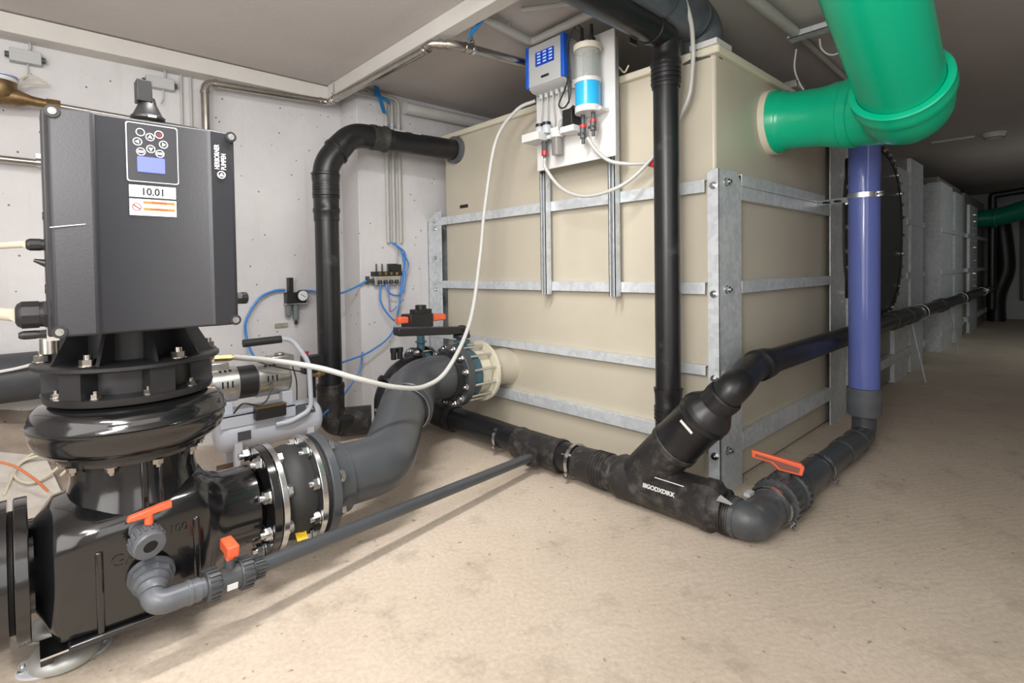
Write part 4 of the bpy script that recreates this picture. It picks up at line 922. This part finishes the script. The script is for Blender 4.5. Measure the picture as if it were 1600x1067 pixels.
for k in range(7):
    x = -1.005+.042*k; z = 2.215
    O('cable_gland', MB().cyl((x, BY-.05, z+.015), (x, BY-.05, z-.012), .014, seg=6).cyl((x, BY-.05, z-.012), (x, BY-.05, z-.032), .0125, seg=16), M_greyp, ct)
mb = MB()
for k in range(4):
    x = -1.0+.045*k; mb.tube(crv([(x, BY-.05, 2.19), (x-.005, BY-.045, 2.12), (x-.035+.01*k, BY-.02, 2.02), (-1.02+.02*k, BY-.02, 1.93)]), .004, 8)
O('cable_bundle', mb, M_greyp, None, 'thin grey cables dropping from the controller to the small pumps', 'cable')
fc = T('flow_cell', (-.655, BY-.09, 2.0), 'clear measuring cylinder with light blue sleeve on the right of the white board', 'measuring cell')
fx, fy = -.628, BY-.085
O('base_plate', MB().cyl((fx, fy, 2.005), (fx, fy, 2.04), .072, seg=36).box(fx-.06, fx+.085, fy, BY-.004, 2.01, 2.028), M_white, fc, bev=.003)
O('blue_sleeve', MB().cyl((fx, fy, 2.04), (fx, fy, 2.165), .069, seg=40), M_bluelab, fc, label='light blue sleeve')
O('middle_ring', MB().ring((fx, fy, 2.165), (0, 0, 1), .05, .073, .022, 40), M_white, fc)
O('glass_tube', MB().lathe((fx, fy, 2.187), (0, 0, 1), [(0, .060), (0, .069), (.155, .069), (.155, .060)], 40, closed=True), M_clearish, fc)
O('sensor_rods', MB().cyl((fx-.02, fy, 2.19), (fx-.02, fy, 2.36), .012, seg=16).cyl((fx+.028, fy, 2.19), (fx+.028, fy, 2.36), .014, seg=16), M_dgrey, fc)
O('top_cap', MB().cyl((fx, fy, 2.342), (fx, fy, 2.375), .076, seg=40), M_cream, fc, bev=.003)
for dx in (-.035, .03): O('probe', MB().cyl((fx+dx, fy, 2.375), (fx+dx, fy, 2.405), .022, seg=10).cyl((fx+dx, fy, 2.405), (fx+dx, fy, 2.48), .011, .008, seg=14), M_blackp, fc)
for dx, dz, ln in ((-.035, 2.005, .13), (.035, 2.005, .10)):
    O('sample_valve', MB().cyl((fx+dx, fy, dz), (fx+dx, fy, dz-ln*.45), .012, seg=14).cyl((fx+dx, fy, dz-ln*.55), (fx+dx, fy, dz-ln), .018, seg=8).cyl((fx+dx, fy, dz-ln), (fx+dx, fy, dz-ln-.03), .010, seg=12).cyl((fx+dx-.025, fy-.01, dz-ln*.8), (fx+dx+.02, fy-.01, dz-ln*.8), .008, seg=10), M_dgrey, fc)
    O('red_ring', MB().cyl((fx+dx, fy, dz-ln*.42), (fx+dx, fy, dz-ln*.56), .020, seg=16), M_red, fc)
O('sensor_cable', MB().tube(crv([(fx-.035, fy, 2.48), (fx-.06, fy-.02, 2.50), (fx-.11, fy-.03, 2.42), (fx-.105, fy-.03, 2.25), (fx-.10, fy-.03, 2.12), (fx-.15, fy-.02, 2.07), (fx-.20, fy-.01, 2.10), (fx-.14, fy-.02, 2.18), (fx-.10, fy-.03, 2.26)]), .0045, 10).tube(crv([(fx-.035, fy, 2.48), (fx-.09, fy-.03, 2.47), (fx-.127, fy-.03, 2.36), (fx-.122, fy-.02, 2.20), (fx-.125, fy-.01, 2.09)]), .004, 10), M_blackp, None, 'black sensor cable looping beside the clear measuring cylinder', 'cable')
# dosing pumps at the lower left of the board
dp = T('dosing_pump', (-1.0, BY-.06, 1.93), 'pair of small clear pump heads on a white block at the board edge', 'pump')
O('block', MB().box(-1.10, -.96, BY-.13, BY-.006, 1.925, 1.975), M_white, dp, bev=.003)
for x in (-1.01, -.955):
    O('pump_head', MB().lathe((x, BY-.06, 1.965), (0, 0, 1), [(0, .026), (.01, .03), (.035, .03), (.05, .024)], 24), mat('frosted_plastic', (.62, .66, .70), .3, trans=.3), dp)
    O('pump_cap', MB().cyl((x, BY-.06, 2.015), (x, BY-.06, 2.033), .026, seg=20), M_blackp, dp)
O('drain_cock', MB().cyl((-.965, BY-.07, 1.925), (-.965, BY-.07, 1.82), .010, seg=12).cyl((-.965, BY-.07, 1.905), (-.965, BY-.07, 1.86), .018, seg=10).cyl((-.985, BY-.07, 1.912), (-.93, BY-.07, 1.918), .009, seg=10), M_dgrey, dp)
O('red_ring', MB().cyl((-.965, BY-.07, 1.862), (-.965, BY-.07, 1.835), .019, seg=14), M_red, dp)
fl = T('filter_cup', (-.875, BY-.06, 1.80), 'small water filter with clear cup in the middle of the board bottom', 'filter')
O('filter_head', MB().cyl((-.875, BY-.06, 1.925), (-.875, BY-.06, 1.96), .036, seg=24).cyl((-.945, BY-.06, 1.94), (-.80, BY-.06, 1.945), .014, seg=14).box(-.91, -.85, BY-.08, BY-.006, 1.94, 1.985), M_white, fl, bev=.002)
O('cup', MB().cyl((-.875, BY-.06, 1.825), (-.875, BY-.06, 1.925), .032, seg=28), mat('smoky_clear_plastic', (.32, .31, .30), .15, trans=.45), fl)
sp = T('sample_pump', (-.78, BY-.05, 1.95), 'small black pump motor on a white base between the filter and the measuring cylinder', 'pump')
O('motor', MB().box(-.80, -.73, BY-.10, BY-.006, 1.965, 2.06), M_blackp, sp, bev=.003)
O('base', MB().box(-.815, -.715, BY-.105, BY-.006, 1.93, 1.965), M_white, sp, bev=.003)
O('spool', MB().cyl((-.80, BY-.05, 2.05), (-.75, BY-.05, 2.075), .016, seg=16), M_blackp, sp)
O('clear_tubing', MB().tube(crv([(-.79, BY-.06, 2.03), (-.84, BY-.07, 2.02), (-.86, BY-.07, 1.97), (-.82, BY-.08, 1.925)]), .006, 10), M_hose, sp)
O('board_hose', MB().tube(crv([(-.965, -.20, 1.82), (-.965, -.19, 1.757), (-.86, -.17, 1.628), (-.702, -.16, 1.565), (-.507, -.16, 1.578), (-.40, -.10, 1.65), (-.289, -.06, 1.773), (-.181, -.06, 1.905), (-.118, -.07, 2.002), (-.10, -.07, 2.124), (-.09, -.08, 2.22), (-.06, -.16, 2.32), (-.04, -.28, 2.40), (-.035, -.40, 2.445)]), .0105, 14), M_hose, None,
  'white hose sagging under the board and climbing past the vertical black pipe', 'hose')
O('sample_hose', MB().tube(crv([(-.635, -.215, 1.875), (-.60, -.18, 1.80), (-.54, -.14, 1.74), (-.45, -.10, 1.715), (-.35, -.04, 1.71)]), .0105, 14), M_hose, None, 'short white hose curving from the measuring cylinder to the red tap', 'hose')
rt = T('tank_tap', (-.33, -.0, 1.69), 'small red tap screwed into the tank wall beside the white hoses', 'tap')
O('tap_body', MB().cyl((-.335, -.04, 1.71), (-.335, .03, 1.71), .016, seg=16).cyl((-.34, -.06, 1.71), (-.34, -.02, 1.71), .024, seg=12), M_red, rt)
O('tap_base', MB().cyl((-.31, .0, 1.705), (-.31, .032, 1.705), .045, seg=6), M_dgrey, rt)

# ------------------------------------------------------------------ left wall furniture
def pipe_obj(name, pts, r, m_, label, cat, rad=.06, fit=True):
    g = T(name, pts[0], label, cat); path = fil(pts, rad, 8)
    O('tube', MB().tube(path, r, 20), m_, g)
    if fit:
        for i in range(1, len(pts)-1):
            for q in (pts[i-1], pts[i+1]):
                d = (V(q)-V(pts[i])); 
                if d.length < rad*1.2: continue
                d.normalize(); O('press_fitting', MB().band(V(pts[i])+d*rad*.9, d, r, .02, .004, 24), m_, g)
    return g
g = pipe_obj('steel_pipe', [(-2.62, -1.642, .95), (-2.62, -1.642, 2.405), (-2.60, -.80, 2.435), (-1.26, -.83, 2.40)], .0255, M_steel, 'stainless steel pipe rising behind the pump, running along wall and beam', 'pipe')
g2 = pipe_obj('steel_pipe', [(-1.30, -.83, 2.40), (-1.24, -.83, 2.42), (-1.16, -.70, 2.42), (-1.05, .2, 2.42)], .0255, M_steel, 'stainless steel pipe crossing the ceiling above the tank to the controller', 'pipe', .05)
clamp(g, (-2.50, -.804, 2.433), (1, 0, 0), .0265, .02, ear=(0, 0, 1)); clamp(g2, (-1.15, -.60, 2.42), (0, 1, 0), .0265, .02, ear=(0, 0, 1))
O('threaded_rod', MB().cyl((-2.50, -.804, 2.46), (-2.50, -.804, 2.565), .004, seg=8).cyl((-2.50, -.804, 2.558), (-2.50, -.804, 2.565), .02, seg=12), M_zinc, g); 
O('threaded_rod', MB().cyl((-1.15, -.60, 2.45), (-1.15, -.60, 2.565), .004, seg=8), M_zinc, g2)
g = pipe_obj('steel_pipe', [(-2.66, -3.4, 1.80), (-2.66, -2.44, 1.785)], .018, M_steel, 'short horizontal stainless pipe on the left wall ending behind the control box', 'pipe')
clamp(g, (-2.66, -2.475, 1.786), (0, 1, 0), .02, .03, ear=(0, 0, 1))
wm = T('water_meter', (-2.6, -2.6, 2.1), 'tarnished brass water meter with white-rimmed dial high on the left wall', 'meter')
O('meter_body', MB().lathe((-2.60, -2.63, 2.08), (0, 0, 1), [(0, .03), (.02, .06), (.05, .072), (.09, .075), (.10, .07)], 36).tube([(-2.6, -2.95, 2.11), (-2.6, -2.7, 2.11), (-2.6, -2.56, 2.11), (-2.6, -2.50, 2.105), (-2.6, -2.42, 2.10)], [.026, .05, .045, .026, .024], 24), M_oldbrass, wm)
O('nut', MB().cyl((-2.6, -2.44, 2.1), (-2.6, -2.38, 2.1), .032, seg=8), M_oldbrass, wm)
O('dial_ring', MB().cyl((-2.6, -2.63, 2.18), (-2.6, -2.63, 2.215), .078, seg=36), M_white, wm, bev=.003, label='white dial ring with blue band')
O('blue_band', MB().ring((-2.6, -2.63, 2.20), (0, 0, 1), .07, .0795, .005, 36), M_blueedge, wm)
O('supply_pipe', MB().tube(fil([(-2.6, -2.39, 2.10), (-2.6, -1.66, 2.08), (-2.62, -1.642, 1.5)], .05), .016, 16), M_steel, wm)
O('signal_cable', MB().tube(crv([(-2.6, -2.56, 2.20), (-2.62, -2.50, 2.25), (-2.63, -2.45, 2.235), (-2.64, -2.44, 2.22), (-2.62, -2.52, 2.20), (-2.6, -2.54, 2.18)]), .005, 8), M_cable, wm)
for (ya, yb, z, lab) in ((-2.585, -2.45, 2.37, 'grey junction box above the brass water meter'), (-1.955, -1.80, 2.37, 'grey junction box behind the black sensor plug')):
    j = T('junction_box', (-2.72, (ya+yb)/2, z-.04), lab, 'junction box')
    O('box', MB().box(-2.745, -2.69, ya, yb, z-.035, z+.035), M_greyp, j, bev=.004)
    O('grommet', MB().cyl((-2.715, ya, z), (-2.715, ya-.018, z), .016, seg=12).cyl((-2.715, yb, z), (-2.715, yb+.018, z), .016, seg=12), M_dgrey, j)
    O('cable', MB().tube(crv([(-2.715, yb-.05, z+.035), (-2.72, yb-.045, z+.07), (-2.70, yb-.055, z+.10)]), .006, 8).tube(crv([(-2.715, yb-.06, z-.035), (-2.72, yb-.06, z-.09), (-2.68, yb-.08, z-.14)]), .004, 8), M_greyp, j)
O('conduit', MB().cyl((-2.73, -1.70, 1.5), (-2.73, -1.70, 2.46), .008, seg=10), M_paint, None, 'thin grey conduit running down the wall left of the stainless pipe', 'conduit')
O('conduit', MB().cyl((-2.73, -1.755, 1.5), (-2.73, -1.755, 2.46), .008, seg=10), M_paint, None, 'thin grey conduit right under the second junction box', 'conduit')
O('power_cable', MB().tube(crv([(-2.6, -3.3, 1.25), (-1.7, -2.9, 1.24), (-1.0, -2.68, 1.24), (-.62, -2.56, 1.236)]), .009, 10), M_cable, None, 'thin beige cable into the upper left cable gland of the control box', 'cable')
O('power_cable', MB().tube(crv([(-2.6, -3.3, 1.02), (-1.6, -2.9, 1.05), (-.95, -2.68, 1.055), (-.62, -2.58, 1.055)]), .017, 12), M_cable, None, 'thick beige cable into the large lower left gland', 'cable')
lp = T('ledge_pipe', (-2.55, -3, .45), 'wide dark grey pipe lying along the foot of the left wall', 'pipe')
O('pipe', MB().cyl((-2.56, -4.4, .625), (-2.56, -2.15, .625), .128, seg=44), mat('slate_rubber', (.055, .058, .065), .5, noise=.3, nscale=6, bump=.2), lp)
O('pale_cable', MB().tube(crv([(-2.42, -3.1, .66), (-2.42, -2.68, .68), (-2.41, -2.5, .71), (-2.45, -2.3, .74)]), .008, 8), M_white, None, 'white cable lying along the dark wall pipe', 'cable')
O('coiled_cable', MB().tube(crv([(-2.2, -2.45, .16), (-2.25, -2.40, .20), (-2.33, -2.46, .24), (-2.36, -2.58, .23), (-2.3, -2.62, .18), (-2.22, -2.56, .15), (-2.24, -2.46, .19), (-2.33, -2.42, .24), (-2.39, -2.50, .26), (-2.35, -2.6, .22), (-2.2, -2.66, .12)]), .007, 8), M_cable, None, 'loop of cream cable on the rough ledge behind the pump', 'cable')
O('orange_wire', MB().tube(crv([(-2.3, -2.9, .34), (-2.2, -2.66, .28), (-2.15, -2.56, .20), (-2.12, -2.50, .12)]), .006, 8), M_ocable, None, 'orange-red wire by the coiled cream cable', 'cable')
# maintenance unit
mu_ = T('air_regulator', (-2.72, -1.05, .8), 'small air filter regulator with round pressure gauge on the wall', 'regulator')
O('body', MB().box(-2.745, -2.68, -1.12, -.975, .93, 1.01).box(-2.735, -2.69, -1.10, -1.065, 1.01, 1.12), M_blackp, mu_, bev=.003)
O('gauge', MB().cyl((-2.69, -1.01, .985), (-2.655, -1.01, .985), .043, seg=28), M_blackp, mu_)
O('gauge_face', MB().cyl((-2.655, -1.01, .985), (-2.652, -1.01, .985), .037, seg=28), M_label, mu_, label='white gauge face')
O('needle', MB().obox((-2.6515, -1.01, .985), (.0005, 0, 0), (0, .018, -.012), (0, .001, .0015)), M_ink, mu_)
O('bracket', MB().box(-2.745, -2.67, -1.125, -.97, .922, .930), M_zinc, mu_)
for y in (-1.10, -1.045): O('bowl', MB().lathe((-2.71, y, .80 if y > -1.08 else .83), (0, 0, 1), [(0, .012), (.01, .022), (.10 if y < -1.08 else .12, .024)], 20), mat('smoky_bowl', (.25, .28, .28), .2, trans=.4), mu_)
O('drain', MB().cyl((-2.71, -1.045, .77), (-2.71, -1.045, .80), .012, seg=10), M_blackp, mu_)
O('wall_tag', MB().box(-2.745, -2.73, -1.19, -1.10, .755, .785), mat('grey_green_block', (.33, .33, .27), .6, noise=.4, nscale=30), None, 'small grey-green block stuck on the wall below the regulator', 'block')
# solenoid manifold
mn = T('valve_manifold', (-2.44, -.42, 1.06), 'four-way solenoid valve manifold with blue hoses on the pilaster', 'valve block')
O('rail', MB().box(-2.476, -2.42, -.54, -.31, 1.05, 1.12), M_alu, mn, bev=.002)
O('solenoid_bank', MB().box(-2.476, -2.41, -.545, -.30, 1.12, 1.155), M_blackp, mn)
O('coil', MB().box(-2.47, -2.41, -.40, -.34, 1.155, 1.215).box(-2.47, -2.42, -.335, -.30, 1.12, 1.21), M_blackp, mn, bev=.003)
for k in range(4):
    y = -.515+.05*k
    O('pin', MB().cyl((-2.44, y, 1.15), (-2.44, y, 1.215), .006, seg=8), M_dgrey, mn)
    O('nut', MB().cyl((-2.41, y+.01, 1.138), (-2.40, y+.01, 1.138), .012, seg=6), M_brass, mn)
    O('connector', MB().cyl((-2.415, y+.015, 1.085), (-2.405, y+.015, 1.06), .014, seg=10), M_blackp, mn)
O('inlet', MB().cyl((-2.44, -.60, 1.085), (-2.44, -.54, 1.085), .014, seg=12).box(-2.46, -2.43, -.60, -.58, 1.06, 1.12), M_dgrey, mn)
def hose(pts, r, lab, m_=None): O('air_hose', MB().tube(crv(pts), r, 10), m_ or M_bluehose, None, lab, 'hose')
hose([(CX-.06, -1.40, .50), (-2.35, -1.36, .50), (-2.62, -1.38, .58), (-2.70, -1.40, .70), (-2.70, -1.40, .83), (-2.70, -1.31, .975), (-2.71, -1.20, 1.025), (-2.71, -1.12, 1.03)], .009, 'blue hose looping from the compressor up to the regulator')
hose([(-2.71, -.975, 1.02), (-2.70, -.90, 1.01), (-2.60, -.84, .98), (-2.46, -.80, 1.0), (-2.45, -.70, 1.035), (-2.44, -.60, 1.085)], .008, 'blue hose from the regulator behind the black pipe to the manifold')
hose([(-2.41, -.50, 1.06), (-2.41, -.50, .92), (-2.39, -.42, .79), (-2.36, -.33, .74), (-2.2, -.35, .74), (X2-.05, -.46, .79)], .007, 'blue hose from the manifold sweeping down to the orange-handled valve')
hose([(-2.41, -.33, 1.35), (-2.41, -.27, 1.28), (-2.41, -.31, 1.05), (-2.39, -.40, .70), (-2.38, -.60, .56), (-2.3, -.85, .52), (-2.1, -1.12, .53), (-2.03, -1.14, .55)], .007, 'blue hose dropping from the conduits to the compressor tap')
hose([(-2.41, -.45, 1.06), (-2.40, -.44, 1.0), (-2.40, -.38, .965), (-2.40, -.32, .985), (-2.41, -.28, 1.1), (-2.41, -.30, 1.3), (-2.42, -.37, 1.38)], .007, 'short blue hose looping from the manifold up to the conduits')
hose([(-2.41, -.43, 1.06), (-2.40, -.43, .9), (-2.40, -.42, .84), (-2.40, -.36, .88), (-2.40, -.30, .93)], .005, 'thin purple-blue tube crossing under the manifold', mat('violet_tube', (.16, .18, .45), .4))
hose([(-2.42, -.66, .55), (-2.40, -.70, .42), (-2.35, -.85, .27), (-2.1, -1.10, .24), (-1.98, -1.18, .26)], .007, 'blue hose near the floor running behind the black wall pipe')
hose([(-2.43, -.39, 1.385), (-2.40, -.33, 1.33), (-2.40, -.25, 1.22), (-2.41, -.27, 1.12), (-2.41, -.29, .98)], .006, 'blue hose bulging right beside the manifold')
for y, lab in ((-.40, 'leftmost of three white conduits on the pilaster'), (-.345, 'middle one of three white conduits on the pilaster'), (-.285, 'rightmost of three white conduits on the pilaster')):
    g = T('wall_conduit', (-2.445, y, 1.38), lab, 'conduit', 'conduits on the pilaster')
    zt_ = 2.50+(y+.4)*.2
    O('tube', MB().tube(fil([(-2.445, y, 1.38), (-2.445, y, zt_), (-2.445, y-.28, zt_)], .06, 8), .0145, 16), M_paint, g)
    O('strap', MB().ring((-2.445, y, 2.30), (0, 0, 1), .0135, .019, .025, 20), M_greyp, g)
O('ceiling_pipe', MB().cyl((-2.40, -.25, 2.455), (-2.40, 2.5, 2.49), .045, seg=24), M_paintw, None, 'pale painted pipe running under the ceiling above the tank back', 'pipe')
O('strap', MB().prism([(-2.38, -.54, 2.56), (-2.38, -.50, 2.56), (-2.36, -.45, 2.36), (-2.36, -.48, 2.36)], (.006, 0, 0)).prism([(-2.38, -.55, 2.49), (-2.38, -.53, 2.51), (-2.36, -.41, 2.47), (-2.36, -.42, 2.45)], (.008, 0, 0)), M_bluetape, None, 'blue plastic strap tied round the pipes in the wall corner', 'strap')
O('strap', MB().prism([(-1.10, -.68, 2.435), (-1.05, -.70, 2.46), (-.98, -.705, 2.48), (-.94, -.705, 2.50), (-.93, -.705, 2.475), (-1.0, -.705, 2.445)], (0, .008, 0)), M_bluetape, None, 'blue plastic strap hanging from the ceiling beam near the controller', 'strap')
O('ceiling_conduit', MB().tube(fil([(-.97, -.70, 2.515), (-1.02, -.24, 2.515), (-.45, -.26, 2.515)], .05), .024, 16).cyl((-1.0, -.45, 2.515), (-1.0, -.45, 2.56), .01, seg=8).cyl((-.80, -.55, 2.53), (-.45, -.30, 2.53), .015, seg=12), mat('ceiling_painted_pipe', (.42, .42, .39), .5), None, 'painted pipes clipped to the ceiling above the controller', 'conduit')
# ceiling tray and cables over the tank
tr = T('cable_tray', (.1, .8, 2.5), 'pale ceiling pipe and slotted cable tray above the tank, left of the green pipe', 'cable tray')
O('ceiling_tube', MB().cyl((.07, -.2, 2.50), (.07, .80, 2.50), .030, seg=20).cyl((.05, .80, 2.53), (.0, 2.6, 2.53), .018, seg=16), M_paint, tr)
O('tray', MB().box(.03, .50, .82, .90, 2.475, 2.48).box(.03, .50, .82, .825, 2.475, 2.51).box(.03, .50, .895, .90, 2.475, 2.51), M_galv, tr)
O('tray_cables', MB().tube(crv([(.03, .85, 2.49), (.2, .855, 2.495), (.5, .86, 2.50)]), .010, 10).tube(crv([(.04, .83, 2.485), (.2, .835, 2.49), (.5, .84, 2.50)]), .009, 10), M_paintw, tr)
O('hanging_cable', MB().tube(crv([(.02, 1.0, 2.47), (.01, 1.0, 2.36), (.02, 1.05, 2.28), (.05, 1.1, 2.20), (.08, 1.12, 2.12)]), .005, 8), M_paintw, None, 'white cable hanging from the tray down behind the green pipe', 'cable')
O('hanging_cable', MB().tube(crv([(.16, .95, 2.47), (.17, .95, 2.41), (.22, .95, 2.36), (.30, .95, 2.37), (.42, .95, 2.42)]), .005, 8), M_paintw, None, 'white cable sagging in a loop under the tray by the green pipe', 'cable')
O('rim_bracket', MB().box(-.05, .02, 1.0, 1.16, 2.247, 2.29), M_alu, None, 'small metal bracket on the tank rim above the green pipe collar', 'bracket', bev=.003)
O('rim_tie', MB().tube(crv([(-.60, -.005, 2.25), (-.57, -.01, 2.29), (-.53, -.01, 2.25), (-.50, -.01, 2.28)]), .005, 8), M_cable, None, 'knotted beige string on the tank rim right of the board', 'string')
# smoke detector
sd = T('smoke_detector', (.553, 5.42, 2.50), 'round white smoke detector on the ceiling over the aisle', 'smoke detector')
O('base', MB().cyl((.553, 5.42, 2.54), (.553, 5.42, 2.565), .10, seg=36), M_white, sd)
O('head', MB().lathe((.553, 5.42, 2.50), (0, 0, 1), [(0, .03), (.0, .055), (.015, .085), (.04, .09)], 36), M_white, sd)
O('vent_slots', MB().ring((.553, 5.42, 2.51), (0, 0, 1), .06, .084, .006, 36), M_ink, sd)
ct_ = T('cable_trunking', (.2, 5.4, 2.55), 'thin white cable trunking on the ceiling beside the smoke detector', 'trunking')
O('trunk', MB().box(.03, .40, 5.385, 5.415, 2.545, 2.565), M_white, ct_)
O('clip', MB().box(.11, .125, 5.38, 5.42, 2.54, 2.565).box(.28, .295, 5.38, 5.42, 2.54, 2.565), M_white, ct_)
